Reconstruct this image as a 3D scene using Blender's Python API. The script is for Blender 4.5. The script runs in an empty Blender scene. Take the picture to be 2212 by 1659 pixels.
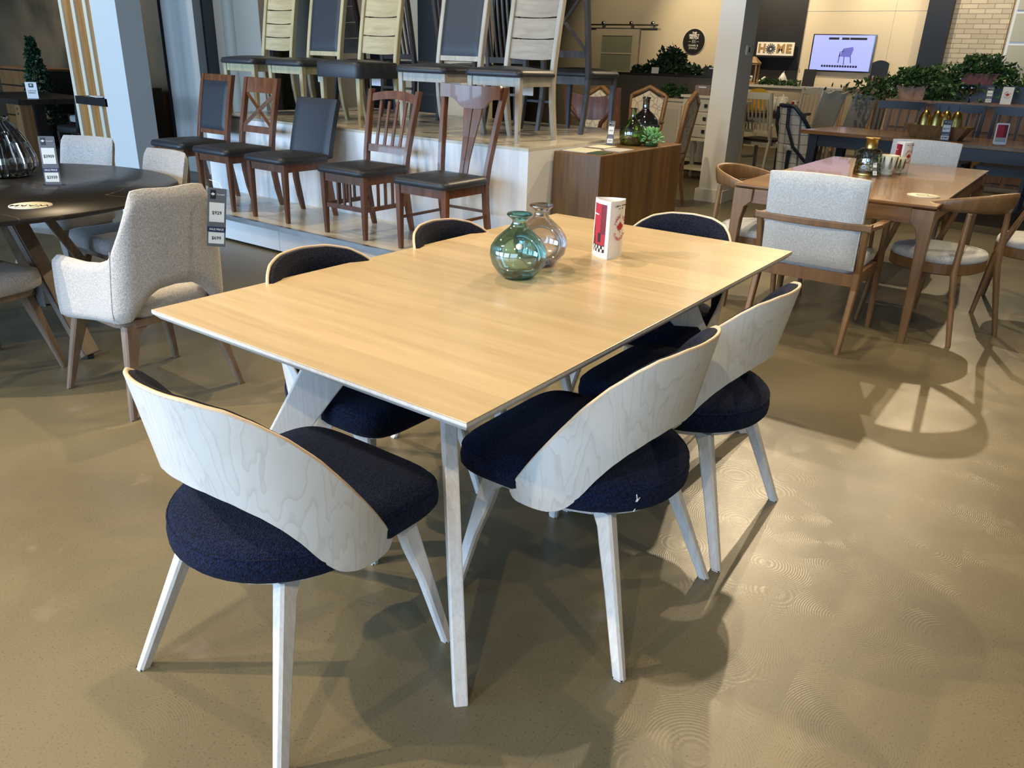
import bpy, math, random
from mathutils import Vector, Matrix
random.seed(7)
PI = math.pi
S = bpy.context.scene
C = S.collection

# ---------------------------------------------------------------- camera, world, lights, exposure
W_RIGHT = Vector((0.80774, 0.58863, 0.03257)); W_UP = Vector((-0.25226, 0.29513, 0.92156)); W_BACK = Vector((0.53285, -0.75260, 0.38687))
cam_d = bpy.data.cameras.new('camera'); cam = bpy.data.objects.new('camera', cam_d); C.objects.link(cam)
cam_d.sensor_width = 36.0; cam_d.lens = 1675.0 * 36.0 / 2212.0; cam_d.clip_start = 0.05; cam_d.clip_end = 100
W_BACK = W_RIGHT.cross(W_UP)
cam.matrix_world = Matrix(((W_RIGHT.x, W_UP.x, W_BACK.x, 0), (W_RIGHT.y, W_UP.y, W_BACK.y, 0), (W_RIGHT.z, W_UP.z, W_BACK.z, 1.4), (0, 0, 0, 1)))
S.camera = cam
S.view_settings.view_transform = 'Standard'; S.view_settings.look = 'None'; S.view_settings.exposure = 0.0; S.view_settings.gamma = 1.0
S.view_settings.use_curve_mapping = False
S.cycles.max_bounces = 10; S.cycles.transmission_bounces = 8; S.cycles.transparent_max_bounces = 8
S.cycles.caustics_refractive = False; S.cycles.caustics_reflective = False
try:
    S.cycles.use_denoising = True
except Exception:
    pass
wd = bpy.data.worlds.new('world'); S.world = wd; wd.use_nodes = True
bg = wd.node_tree.nodes['Background']; bg.inputs[0].default_value = (0.62, 0.75, 1.0, 1); bg.inputs[1].default_value = 0.10

def area(name, loc, size, sy, power, col, aim):
    d = bpy.data.lights.new(name, 'AREA'); d.shape = 'RECTANGLE'; d.size = size; d.size_y = sy; d.energy = power; d.color = col
    o = bpy.data.objects.new(name, d); C.objects.link(o); o.location = loc
    o.rotation_euler = (Vector(aim) - Vector(loc)).to_track_quat('-Z', 'Y').to_euler(); return o
def spot(name, loc, aim, power, angle=75, blend=0.6, r=0.035, col=(1.0, 0.79, 0.50)):
    d = bpy.data.lights.new(name, 'SPOT'); d.energy = power; d.spot_size = math.radians(angle); d.spot_blend = blend; d.shadow_soft_size = r; d.color = col
    o = bpy.data.objects.new(name, d); C.objects.link(o); o.location = loc
    o.rotation_euler = (Vector(aim) - Vector(loc)).to_track_quat('-Z', 'Y').to_euler(); return o
DAY = (0.46, 0.70, 1.0)
# daylight through the shop windows in the front wall (behind the camera) and the right wall
for i, x in enumerate((-12.0, -8.6, -5.2, -1.8, 1.6)):
    area('window_daylight', (x, -4.85, 1.9), 2.7, 2.6, (430, 430, 330, 230, 110)[i], DAY, (x, 10, 0.6))
# warm ceiling spots over the display tables
for loc, aim, p in (
    ((-2.2, 7.75, 3.9), (-0.85, 1.9, 0), 520), ((-1.08, 11.0, 3.9), (-0.2, 3.6, 0), 330), ((-3.6, -0.8, 3.9), (-1.6, 1.2, 0), 230), ((-0.2, -1.6, 3.9), (-0.9, 1.6, 0), 200),
    ((-3.2, 3.0, 3.9), (-1.6, 1.7, 0.7), 270), ((1.8, 0.6, 3.9), (0.2, 1.2, 0), 120), ((-1.2, 4.4, 3.9), (-1.3, 3.0, 0.7), 200),
    ((-4.4, -0.9, 3.9), (-2.3, 0.8, 0), 640), ((-2.6, -2.6, 3.9), (-1.8, 0.2, 0), 200),
    ((-5.2, 1.4, 3.9), (-4.0, 1.6, 0.7), 120), ((-6.4, 2.2, 3.9), (-5.6, 4.0, 0.6), 100), ((-4.2, 2.0, 3.9), (-4.0, 4.2, 0.6), 110),
    ((-1.5, 3.4, 3.9), (-3.0, 5.2, 0.8), 170), ((-2.8, 5.0, 3.9), (-1.4, 5.6, 0.7), 190), ((1.2, 5.0, 3.9), (-0.6, 5.4, 0.5), 150),
    ((-2.7, 8.7, 3.9), (-1.2, 6.2, 0.7), 240), ((0.4, 3.4, 3.9), (0.0, 3.6, 0), 120), ((-5.6, 3.2, 3.9), (-5.2, 5.0, 1.2), 130), ((-3.6, 6.5, 3.9), (-4.2, 9.0, 0.6), 240),
    ((-1.6, 9.2, 3.9), (-1.5, 10.6, 0.7), 170), ((-3.6, 10.4, 3.9), (-3.6, 12.4, 0.6), 170), ((-0.9, 11.2, 3.9), (-1.2, 13.2, 1.0), 170),
    ((-6.3, 13.6, 3.9), (-6.2, 16.0, 2.2), 420), ((-4.1, 14.2, 3.9), (-4.3, 16.0, 2.4), 270), ((-3.1, 14.2, 3.9), (-2.9, 16.0, 2.4), 220),
    ((-1.6, 14.0, 3.9), (-1.6, 16.0, 2.0), 150), ((-8.2, 13.6, 3.9), (-8.2, 16.0, 1.9), 130), ((-9.4, 3.6, 3.9), (-9.2, 4.8, 1.6), 110), ((-13.0, 5.0, 3.9), (-14.0, 7.2, 1.6), 230),
    ((-6.4, 4.6, 3.9), (-6.4, 6.6, 1.6), 110), ((-4.6, 5.6, 3.9), (-5.0, 7.2, 1.6), 90)):
    spot('ceiling_spotlight', loc, aim, p)

# ---------------------------------------------------------------- materials
def mat(name):
    m = bpy.data.materials.new(name); m.use_nodes = True
    nt = m.node_tree; b = nt.nodes['Principled BSDF']; return m, nt, b
def plain(name, col, rough=0.5, metal=0.0, emit=0.0, spec=0.5, coat=0.0):
    m, nt, b = mat(name); b.inputs['Base Color'].default_value = (*col, 1); b.inputs['Roughness'].default_value = rough; b.inputs['Metallic'].default_value = metal
    b.inputs['Specular IOR Level'].default_value = spec; b.inputs['Coat Weight'].default_value = coat
    n = nt.nodes.new('ShaderNodeTexNoise'); n.inputs['Scale'].default_value = 6; tc = nt.nodes.new('ShaderNodeTexCoord'); nt.links.new(tc.outputs['Object'], n.inputs['Vector'])
    mr = nt.nodes.new('ShaderNodeMapRange'); mr.inputs[3].default_value = max(0.02, rough - 0.05); mr.inputs[4].default_value = min(1, rough + 0.05)
    nt.links.new(n.outputs['Fac'], mr.inputs[0]); nt.links.new(mr.outputs[0], b.inputs['Roughness'])
    if emit:
        b.inputs['Emission Color'].default_value = (*col, 1); b.inputs['Emission Strength'].default_value = emit
    return m
def ramp(nt, stops):
    r = nt.nodes.new('ShaderNodeValToRGB'); e = r.color_ramp.elements
    while len(e) < len(stops): e.new(0.5)
    for i, (p, c) in enumerate(stops): e[i].position = p; e[i].color = (*c, 1)
    return r
def wood(name, c1, c2, axis='Z', scale=1.0, rough=0.45, board=None, knots=0.0, coat=0.0, stretch=14.0):
    """grain runs along axis; board=(width across, axis of the boards' stacking) gives each board its own tone"""
    m, nt, b = mat(name); L = nt.links
    tc = nt.nodes.new('ShaderNodeTexCoord'); mp = nt.nodes.new('ShaderNodeMapping')
    s = [stretch * scale] * 3; s['XYZ'.index(axis)] = scale * 1.1; mp.inputs['Scale'].default_value = s
    L.new(tc.outputs['Object'], mp.inputs['Vector'])
    n = nt.nodes.new('ShaderNodeTexNoise'); n.inputs['Scale'].default_value = 1.6; n.inputs['Detail'].default_value = 7; n.inputs['Distortion'].default_value = 0.8
    L.new(mp.outputs[0], n.inputs['Vector'])
    w = nt.nodes.new('ShaderNodeTexNoise'); w.inputs['Scale'].default_value = 7; w.inputs['Detail'].default_value = 3; L.new(mp.outputs[0], w.inputs['Vector'])
    mx = nt.nodes.new('ShaderNodeMath'); mx.operation = 'MULTIPLY_ADD'; mx.inputs[1].default_value = 0.25; L.new(w.outputs['Fac'], mx.inputs[0]); L.new(n.outputs['Fac'], mx.inputs[2])
    r = ramp(nt, [(0.42, c2), (0.60, tuple((a + bb) / 2 for a, bb in zip(c1, c2))), (0.78, c1)]); L.new(mx.outputs[0], r.inputs['Fac'])
    col = r.outputs['Color']
    if board:
        bw, ax = board
        sx = nt.nodes.new('ShaderNodeSeparateXYZ'); L.new(tc.outputs['Object'], sx.inputs[0])
        q = nt.nodes.new('ShaderNodeMath'); q.operation = 'DIVIDE'; q.inputs[1].default_value = bw; L.new(sx.outputs['XYZ'.index(ax)], q.inputs[0])
        fl = nt.nodes.new('ShaderNodeMath'); fl.operation = 'FLOOR'; L.new(q.outputs[0], fl.inputs[0])
        wn = nt.nodes.new('ShaderNodeTexWhiteNoise'); wn.noise_dimensions = '1D'; L.new(fl.outputs[0], wn.inputs['W'])
        mr = nt.nodes.new('ShaderNodeMapRange'); mr.inputs[3].default_value = 0.88; mr.inputs[4].default_value = 1.08; L.new(wn.outputs['Value'], mr.inputs[0])
        mm = nt.nodes.new('ShaderNodeVectorMath'); mm.operation = 'SCALE'; L.new(col, mm.inputs[0]); L.new(mr.outputs[0], mm.inputs['Scale']); col = mm.outputs[0]
    if knots:
        v = nt.nodes.new('ShaderNodeTexVoronoi'); v.inputs['Scale'].default_value = 3.1; L.new(tc.outputs['Object'], v.inputs['Vector'])
        kr = ramp(nt, [(0.02, (0.10, 0.07, 0.05)), (knots, (1, 1, 1))]); L.new(v.outputs['Distance'], kr.inputs['Fac'])
        mk = nt.nodes.new('ShaderNodeMix'); mk.data_type = 'RGBA'; mk.blend_type = 'MULTIPLY'; mk.inputs[0].default_value = 0.8; L.new(col, mk.inputs[6]); L.new(kr.outputs['Color'], mk.inputs[7]); col = mk.outputs[2]
    L.new(col, b.inputs['Base Color']); b.inputs['Roughness'].default_value = rough; b.inputs['Coat Weight'].default_value = coat
    bp = nt.nodes.new('ShaderNodeBump'); bp.inputs['Strength'].default_value = 0.06; bp.inputs['Distance'].default_value = 0.002; L.new(w.outputs['Fac'], bp.inputs['Height']); L.new(bp.outputs[0], b.inputs['Normal'])
    return m
def fabric(name, c1, c2, scale=260, bump=0.5, rough=0.95, sheen=0.2):
    m, nt, b = mat(name); L = nt.links; tc = nt.nodes.new('ShaderNodeTexCoord')
    v = nt.nodes.new('ShaderNodeTexVoronoi'); v.inputs['Scale'].default_value = scale; L.new(tc.outputs['Object'], v.inputs['Vector'])
    n = nt.nodes.new('ShaderNodeTexNoise'); n.inputs['Scale'].default_value = scale * 0.6; n.inputs['Detail'].default_value = 3; L.new(tc.outputs['Object'], n.inputs['Vector'])
    r = ramp(nt, [(0.35, c2), (0.65, c1)]); L.new(n.outputs['Fac'], r.inputs['Fac']); L.new(r.outputs['Color'], b.inputs['Base Color'])
    bp = nt.nodes.new('ShaderNodeBump'); bp.inputs['Strength'].default_value = bump; bp.inputs['Distance'].default_value = 0.002; L.new(v.outputs['Distance'], bp.inputs['Height']); L.new(bp.outputs[0], b.inputs['Normal'])
    b.inputs['Roughness'].default_value = rough; b.inputs['Sheen Weight'].default_value = sheen; b.inputs['Specular IOR Level'].default_value = 0.2
    return m
def thin_glass(name, col, gloss=0.12, trans=0.85):
    """blown glass wall: mostly see-through with a clear coat of reflection"""
    m, nt, b = mat(name); L = nt.links; out = nt.nodes['Material Output']
    t = nt.nodes.new('ShaderNodeBsdfTransparent'); t.inputs[0].default_value = (*col, 1)
    g = nt.nodes.new('ShaderNodeBsdfGlossy'); g.inputs['Roughness'].default_value = 0.02
    lw = nt.nodes.new('ShaderNodeLayerWeight'); lw.inputs['Blend'].default_value = 0.35
    mr = nt.nodes.new('ShaderNodeMapRange'); mr.inputs[3].default_value = gloss; mr.inputs[4].default_value = 0.75; L.new(lw.outputs['Fresnel'], mr.inputs[0])
    n = nt.nodes.new('ShaderNodeTexNoise'); n.inputs['Scale'].default_value = 10; tc = nt.nodes.new('ShaderNodeTexCoord'); L.new(tc.outputs['Object'], n.inputs['Vector'])
    bp = nt.nodes.new('ShaderNodeBump'); bp.inputs['Strength'].default_value = 0.25; bp.inputs['Distance'].default_value = 0.01; L.new(n.outputs['Fac'], bp.inputs['Height']); L.new(bp.outputs[0], g.inputs['Normal'])
    mx = nt.nodes.new('ShaderNodeMixShader'); L.new(mr.outputs[0], mx.inputs[0]); L.new(t.outputs[0], mx.inputs[1]); L.new(g.outputs[0], mx.inputs[2]); L.new(mx.outputs[0], out.inputs[0])
    return m

M = {}
M['maple_top'] = wood('maple_top', (0.60, 0.465, 0.285), (0.525, 0.40, 0.238), 'X', 1.0, 0.27, board=(0.105, 'Y'), coat=0.15)
M['whitewash'] = wood('whitewash', (0.72, 0.70, 0.67), (0.60, 0.575, 0.55), 'Z', 1.3, 0.42, stretch=45)
def veneer_mat():
    m, nt, b = mat('veneer'); L = nt.links; tc = nt.nodes.new('ShaderNodeTexCoord'); mp = nt.nodes.new('ShaderNodeMapping'); mp.inputs['Scale'].default_value = (1, 1, 0.20); L.new(tc.outputs['Object'], mp.inputs['Vector'])
    n = nt.nodes.new('ShaderNodeTexNoise'); n.inputs['Scale'].default_value = 5.5; n.inputs['Detail'].default_value = 4; n.inputs['Distortion'].default_value = 0.3; L.new(mp.outputs[0], n.inputs['Vector'])
    q = nt.nodes.new('ShaderNodeMath'); q.operation = 'MULTIPLY'; q.inputs[1].default_value = 22; L.new(n.outputs['Fac'], q.inputs[0])
    fr = nt.nodes.new('ShaderNodeMath'); fr.operation = 'FRACT'; L.new(q.outputs[0], fr.inputs[0])
    r = ramp(nt, [(0.0, (0.72, 0.715, 0.69)), (0.70, (0.70, 0.69, 0.66)), (0.94, (0.62, 0.605, 0.57)), (1.0, (0.71, 0.70, 0.67))]); L.new(fr.outputs[0], r.inputs['Fac'])
    n2 = nt.nodes.new('ShaderNodeTexNoise'); n2.inputs['Scale'].default_value = 6; L.new(tc.outputs['Object'], n2.inputs['Vector'])
    r2 = ramp(nt, [(0.3, (0.93, 0.92, 0.90)), (0.7, (1.02, 1.02, 1.02))]); L.new(n2.outputs['Fac'], r2.inputs['Fac'])
    mx = nt.nodes.new('ShaderNodeMix'); mx.data_type = 'RGBA'; mx.blend_type = 'MULTIPLY'; mx.inputs[0].default_value = 1; L.new(r.outputs['Color'], mx.inputs[6]); L.new(r2.outputs['Color'], mx.inputs[7]); L.new(mx.outputs[2], b.inputs['Base Color'])
    b.inputs['Roughness'].default_value = 0.36; return m
M['veneer'] = veneer_mat()
M['ply_edge'] = wood('ply_edge', (0.78, 0.60, 0.42), (0.66, 0.47, 0.30), 'X', 1.0, 0.5)
M['navy'] = fabric('navy', (0.008, 0.017, 0.058), (0.0010, 0.0018, 0.008), 330, 1.0, sheen=0.02)
M['navy_pad'] = fabric('navy_pad', (0.014, 0.018, 0.040), (0.0015, 0.0018, 0.006), 330, 1.0, sheen=0.02)
M['beige'] = fabric('beige', (0.55, 0.53, 0.51), (0.36, 0.35, 0.345), 300, 0.6)
M['pale'] = fabric('pale', (0.60, 0.61, 0.61), (0.44, 0.46, 0.47), 240, 0.5)
M['ash'] = wood('ash', (0.20, 0.138, 0.092), (0.13, 0.088, 0.060), 'Z', 1.2, 0.4)
M['cherry'] = wood('cherry', (0.185, 0.068, 0.026), (0.095, 0.033, 0.014), 'Z', 1.2, 0.32, coat=0.2)
M['rustic'] = wood('rustic', (0.47, 0.41, 0.24), (0.35, 0.30, 0.17), 'Z', 1.0, 0.5, knots=0.10)
M['rustic_slat'] = wood('rustic_slat', (0.50, 0.42, 0.25), (0.36, 0.30, 0.17), 'X', 1.0, 0.5, knots=0.12)
M['greywash'] = wood('greywash', (0.47, 0.43, 0.36), (0.36, 0.32, 0.26), 'Z', 1.0, 0.5, knots=0.08)
M['greywash_slat'] = wood('greywash_slat', (0.42, 0.36, 0.28), (0.31, 0.25, 0.19), 'X', 1.0, 0.5, knots=0.10)
M['charcoal_wood'] = wood('charcoal_wood', (0.085, 0.085, 0.095), (0.035, 0.036, 0.045), 'Z', 1.1, 0.35)
M['dark_wood'] = wood('dark_wood', (0.030, 0.022, 0.018), (0.014, 0.010, 0.009), 'Z', 1.1, 0.4)
M['walnut_top'] = wood('walnut_top', (0.26, 0.132, 0.046), (0.155, 0.072, 0.025), 'X', 1.0, 0.26, board=(0.13, 'Y'), coat=0.25)
M['walnut'] = wood('walnut', (0.225, 0.122, 0.050), (0.145, 0.075, 0.030), 'Z', 1.0, 0.38)
M['plinth'] = wood('plinth', (0.18, 0.094, 0.032), (0.095, 0.048, 0.018), 'Z', 0.7, 0.4, board=(0.11, 'Y'))
M['leather'] = plain('leather', (0.030, 0.033, 0.040), 0.42, spec=0.45)
M['slate'] = plain('slate', (0.028, 0.034, 0.044), 0.45, spec=0.4)
M['white_gloss'] = plain('white_gloss', (0.86, 0.87, 0.88), 0.22)
M['paint_white'] = plain('paint_white', (0.70, 0.70, 0.68), 0.5)
M['paint_cream'] = plain('paint_cream', (0.62, 0.55, 0.42), 0.55)
M['paint_beige'] = plain('paint_beige', (0.36, 0.33, 0.28), 0.55)
M['paint_grey'] = plain('paint_grey', (0.44, 0.44, 0.42), 0.45)
M['black'] = plain('black', (0.010, 0.010, 0.011), 0.45)
M['black_gloss'] = plain('black_gloss', (0.012, 0.012, 0.013), 0.12)
M['navy_paint'] = plain('navy_paint', (0.016, 0.024, 0.040), 0.4)
M['white_chair'] = plain('white_chair', (0.52, 0.49, 0.41), 0.45)
M['chrome'] = plain('chrome', (0.7, 0.7, 0.7), 0.15, 1.0)
M['steel'] = plain('steel', (0.5, 0.5, 0.5), 0.3, 1.0)
M['brass'] = plain('brass', (0.50, 0.36, 0.12), 0.35, 1.0)
M['paper'] = plain('paper', (0.82, 0.82, 0.82), 0.6)
M['tag_grey'] = plain('tag_grey', (0.12, 0.13, 0.15), 0.5)
M['tag_white'] = plain('tag_white', (0.78, 0.80, 0.78), 0.6)
M['ink'] = plain('ink', (0.015, 0.015, 0.018), 0.6)
M['red_ink'] = plain('red_ink', (0.50, 0.025, 0.03), 0.6)
M['sale_blue'] = plain('sale_blue', (0.015, 0.022, 0.08), 0.5)
M['card_red'] = plain('card_red', (0.42, 0.022, 0.05), 0.5)
M['card_red_dark'] = plain('card_red_dark', (0.17, 0.010, 0.022), 0.5)
M['bag_tan'] = plain('coaster_cream', (0.72, 0.66, 0.52), 0.6)
M['rubber'] = plain('rubber', (0.01, 0.01, 0.01), 0.7)
M['leaf'] = plain('leaf', (0.030, 0.085, 0.022), 0.5)
M['leaf_dark'] = plain('leaf_dark', (0.014, 0.045, 0.015), 0.5)
M['leaf_pale'] = plain('leaf_pale', (0.20, 0.42, 0.17), 0.5)
M['terracotta'] = plain('terracotta', (0.20, 0.045, 0.032), 0.5)
M['copper'] = plain('copper_pot', (0.34, 0.20, 0.12), 0.5, 0.3)
M['ceramic'] = plain('ceramic', (0.72, 0.72, 0.68), 0.2)
M['yellow'] = plain('yellow', (0.70, 0.42, 0.03), 0.5)
M['glass_teal'] = thin_glass('glass_teal', (0.56, 0.80, 0.76), 0.14)
M['glass_clear'] = thin_glass('glass_clear', (0.84, 0.84, 0.88), 0.14)
M['glass_green'] = thin_glass('glass_green', (0.40, 0.52, 0.10), 0.16)
M['glass_black'] = thin_glass('glass_black', (0.10, 0.09, 0.12), 0.25)
M['glass_smoke'] = thin_glass('glass_smoke', (0.50, 0.46, 0.43), 0.30)
M['glass_olive'] = thin_glass('glass_olive', (0.50, 0.54, 0.42), 0.16)
M['frosted'] = plain('frosted_glass', (0.62, 0.62, 0.50), 0.45)
M['screen_chair'] = plain('screen_chair', (0.10, 0.11, 0.42), 0.4, emit=0.7)
M['screen'] = plain('screen', (0.20, 0.25, 0.85), 0.4, emit=1.0)
M['screen_pale'] = plain('screen_pale', (0.26, 0.31, 0.85), 0.4, emit=0.9)
M['sign_wood'] = wood('sign_wood', (0.42, 0.27, 0.11), (0.30, 0.18, 0.07), 'X', 2, 0.6)
M['petal_white'] = plain('petal_white', (0.8, 0.78, 0.7), 0.6)
M['petal_orange'] = plain('petal_orange', (0.75, 0.30, 0.12), 0.6)

def floor_mat():
    m, nt, b = mat('polished_concrete'); L = nt.links; tc = nt.nodes.new('ShaderNodeTexCoord')
    n = nt.nodes.new('ShaderNodeTexNoise'); n.inputs['Scale'].default_value = 1.1; n.inputs['Detail'].default_value = 8; n.inputs['Roughness'].default_value = 0.62; n.inputs['Distortion'].default_value = 0.5; L.new(tc.outputs['Object'], n.inputs['Vector'])
    r = ramp(nt, [(0.35, (0.132, 0.112, 0.071)), (0.52, (0.164, 0.139, 0.084)), (0.70, (0.196, 0.164, 0.097))]); L.new(n.outputs['Fac'], r.inputs['Fac'])
    f = nt.nodes.new('ShaderNodeTexNoise'); f.inputs['Scale'].default_value = 170; f.inputs['Detail'].default_value = 3; L.new(tc.outputs['Object'], f.inputs['Vector'])
    fr = ramp(nt, [(0.30, (0.55, 0.53, 0.50)), (0.40, (0.97, 0.97, 0.97)), (0.70, (1.03, 1.03, 1.03))]); L.new(f.outputs['Fac'], fr.inputs['Fac'])
    mx = nt.nodes.new('ShaderNodeMix'); mx.data_type = 'RGBA'; mx.blend_type = 'MULTIPLY'; mx.inputs[0].default_value = 1; L.new(r.outputs['Color'], mx.inputs[6]); L.new(fr.outputs['Color'], mx.inputs[7])
    # pale worn stains
    s = nt.nodes.new('ShaderNodeTexNoise'); s.inputs['Scale'].default_value = 5.5; s.inputs['Detail'].default_value = 6; L.new(tc.outputs['Object'], s.inputs['Vector'])
    sr = ramp(nt, [(0.66, (0, 0, 0)), (0.74, (1, 1, 1))]); L.new(s.outputs['Fac'], sr.inputs['Fac'])
    m2 = nt.nodes.new('ShaderNodeMix'); m2.data_type = 'RGBA'; L.new(sr.outputs['Color'], m2.inputs[0]); L.new(mx.outputs[2], m2.inputs[6]); m2.inputs[7].default_value = (0.21, 0.175, 0.125, 1)
    # saw-cut joints every 3.2 m
    sx = nt.nodes.new('ShaderNodeSeparateXYZ'); L.new(tc.outputs['Object'], sx.inputs[0])
    cut = None
    for ax, off in ((0, 0.65), (1, 0.4)):
        a = nt.nodes.new('ShaderNodeMath'); a.operation = 'ADD'; a.inputs[1].default_value = 32 + off; L.new(sx.outputs[ax], a.inputs[0])
        w = nt.nodes.new('ShaderNodeMath'); w.operation = 'PINGPONG'; w.inputs[1].default_value = 1.6; L.new(a.outputs[0], w.inputs[0])
        c = nt.nodes.new('ShaderNodeMath'); c.operation = 'LESS_THAN'; c.inputs[1].default_value = 0.0016; L.new(w.outputs[0], c.inputs[0])
        if cut is None: cut = c
        else:
            q = nt.nodes.new('ShaderNodeMath'); q.operation = 'MAXIMUM'; L.new(cut.outputs[0], q.inputs[0]); L.new(c.outputs[0], q.inputs[1]); cut = q
    m3 = nt.nodes.new('ShaderNodeMix'); m3.data_type = 'RGBA'; L.new(cut.outputs[0], m3.inputs[0]); L.new(m2.outputs[2], m3.inputs[6]); m3.inputs[7].default_value = (0.14, 0.115, 0.08, 1)
    L.new(m3.outputs[2], b.inputs['Base Color'])
    rr = nt.nodes.new('ShaderNodeMapRange'); rr.inputs[3].default_value = 0.26; rr.inputs[4].default_value = 0.52; b.inputs['Coat Weight'].default_value = 0.09; b.inputs['Coat Roughness'].default_value = 0.20; L.new(n.outputs['Fac'], rr.inputs[0]); L.new(rr.outputs[0], b.inputs['Roughness'])
    # fine circular polishing scratches break up the gloss
    v = nt.nodes.new('ShaderNodeTexVoronoi'); v.inputs['Scale'].default_value = 4.0; L.new(tc.outputs['Object'], v.inputs['Vector'])
    ml = nt.nodes.new('ShaderNodeMath'); ml.operation = 'MULTIPLY'; ml.inputs[1].default_value = 260; L.new(v.outputs['Distance'], ml.inputs[0])
    sn = nt.nodes.new('ShaderNodeMath'); sn.operation = 'SINE'; L.new(ml.outputs[0], sn.inputs[0])
    ad = nt.nodes.new('ShaderNodeMath'); ad.operation = 'MULTIPLY_ADD'; ad.inputs[1].default_value = 0.35; L.new(sn.outputs[0], ad.inputs[0]); L.new(f.outputs['Fac'], ad.inputs[2])
    bp = nt.nodes.new('ShaderNodeBump'); bp.inputs['Strength'].default_value = 0.05; bp.inputs['Distance'].default_value = 0.0012; L.new(ad.outputs[0], bp.inputs['Height']); L.new(bp.outputs[0], b.inputs['Normal'])
    bc = nt.nodes.new('ShaderNodeBump'); bc.inputs['Strength'].default_value = 0.22; bc.inputs['Distance'].default_value = 0.002; L.new(ad.outputs[0], bc.inputs['Height']); L.new(bc.outputs[0], b.inputs['Coat Normal'])
    b.inputs['Specular IOR Level'].default_value = 0.5
    return m
M['concrete'] = floor_mat()
def brick_mat():
    m, nt, b = mat('pale_brick'); L = nt.links; tc = nt.nodes.new('ShaderNodeTexCoord'); mp = nt.nodes.new('ShaderNodeMapping'); mp.inputs['Rotation'].default_value = (PI / 2, 0, 0)
    L.new(tc.outputs['Object'], mp.inputs['Vector'])
    t = nt.nodes.new('ShaderNodeTexBrick'); t.inputs['Color1'].default_value = (0.58, 0.54, 0.44, 1); t.inputs['Color2'].default_value = (0.46, 0.42, 0.35, 1); t.inputs['Mortar'].default_value = (0.30, 0.27, 0.22, 1)
    t.inputs['Scale'].default_value = 1; t.inputs['Mortar Size'].default_value = 0.006; t.inputs['Brick Width'].default_value = 0.24; t.inputs['Row Height'].default_value = 0.075; L.new(mp.outputs[0], t.inputs['Vector'])
    L.new(t.outputs['Color'], b.inputs['Base Color']); b.inputs['Roughness'].default_value = 0.8
    bp = nt.nodes.new('ShaderNodeBump'); bp.inputs['Strength'].default_value = 0.6; bp.inputs['Distance'].default_value = 0.01; bp.invert = True; L.new(t.outputs['Fac'], bp.inputs['Height']); L.new(bp.outputs[0], b.inputs['Normal'])
    return m
M['brick'] = brick_mat()
def mural_mat():
    m, nt, b = mat('forest_mural'); L = nt.links; tc = nt.nodes.new('ShaderNodeTexCoord')
    n = nt.nodes.new('ShaderNodeTexNoise'); n.inputs['Scale'].default_value = 0.9; n.inputs['Detail'].default_value = 6; L.new(tc.outputs['Object'], n.inputs['Vector'])
    r = ramp(nt, [(0.35, (0.060, 0.050, 0.028)), (0.5, (0.15, 0.105, 0.06)), (0.68, (0.21, 0.145, 0.08))]); L.new(n.outputs['Fac'], r.inputs['Fac']); L.new(r.outputs['Color'], b.inputs['Base Color']); b.inputs['Roughness'].default_value = 0.8
    return m
M['mural'] = mural_mat()
def marble_mat():
    m, nt, b = mat('black_stone'); L = nt.links; tc = nt.nodes.new('ShaderNodeTexCoord')
    n = nt.nodes.new('ShaderNodeTexNoise'); n.inputs['Scale'].default_value = 1.3; n.inputs['Detail'].default_value = 5; n.inputs['Distortion'].default_value = 1.2; L.new(tc.outputs['Object'], n.inputs['Vector'])
    r = ramp(nt, [(0.0, (0.014, 0.013, 0.013)), (0.495, (0.017, 0.015, 0.014)), (0.50, (0.13, 0.11, 0.08)), (0.505, (0.016, 0.015, 0.014))]); L.new(n.outputs['Fac'], r.inputs['Fac']); L.new(r.outputs['Color'], b.inputs['Base Color'])
    b.inputs['Roughness'].default_value = 0.33; return m
M['black_stone'] = marble_mat()
def tile_mat():
    m, nt, b = mat('sample_tiles'); L = nt.links; tc = nt.nodes.new('ShaderNodeTexCoord')
    sp = nt.nodes.new('ShaderNodeTexNoise'); sp.inputs['Scale'].default_value = 2.2; L.new(tc.outputs['Object'], sp.inputs['Vector'])
    r = ramp(nt, [(0.40, (0.60, 0.55, 0.44)), (0.55, (0.66, 0.62, 0.52)), (0.60, (0.40, 0.38, 0.33))]); L.new(sp.outputs['Fac'], r.inputs['Fac']); L.new(r.outputs['Color'], b.inputs['Base Color'])
    b.inputs['Roughness'].default_value = 0.22; return m
M['platform_top'] = tile_mat()
def check_mat():
    m, nt, b = mat('windowpane_fabric'); L = nt.links; tc = nt.nodes.new('ShaderNodeTexCoord'); mp = nt.nodes.new('ShaderNodeMapping'); mp.inputs['Rotation'].default_value = (PI / 2, 0, 0); L.new(tc.outputs['Object'], mp.inputs['Vector'])
    t = nt.nodes.new('ShaderNodeTexBrick'); t.offset = 0; t.inputs['Color1'].default_value = (0.62, 0.60, 0.55, 1); t.inputs['Color2'].default_value = (0.62, 0.60, 0.55, 1); t.inputs['Mortar'].default_value = (0.16, 0.16, 0.17, 1)
    t.inputs['Scale'].default_value = 1; t.inputs['Mortar Size'].default_value = 0.004; t.inputs['Brick Width'].default_value = 0.12; t.inputs['Row Height'].default_value = 0.12; L.new(mp.outputs[0], t.inputs['Vector']); L.new(t.outputs['Color'], b.inputs['Base Color']); b.inputs['Roughness'].default_value = 0.9
    return m
M['checked'] = check_mat()
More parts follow.
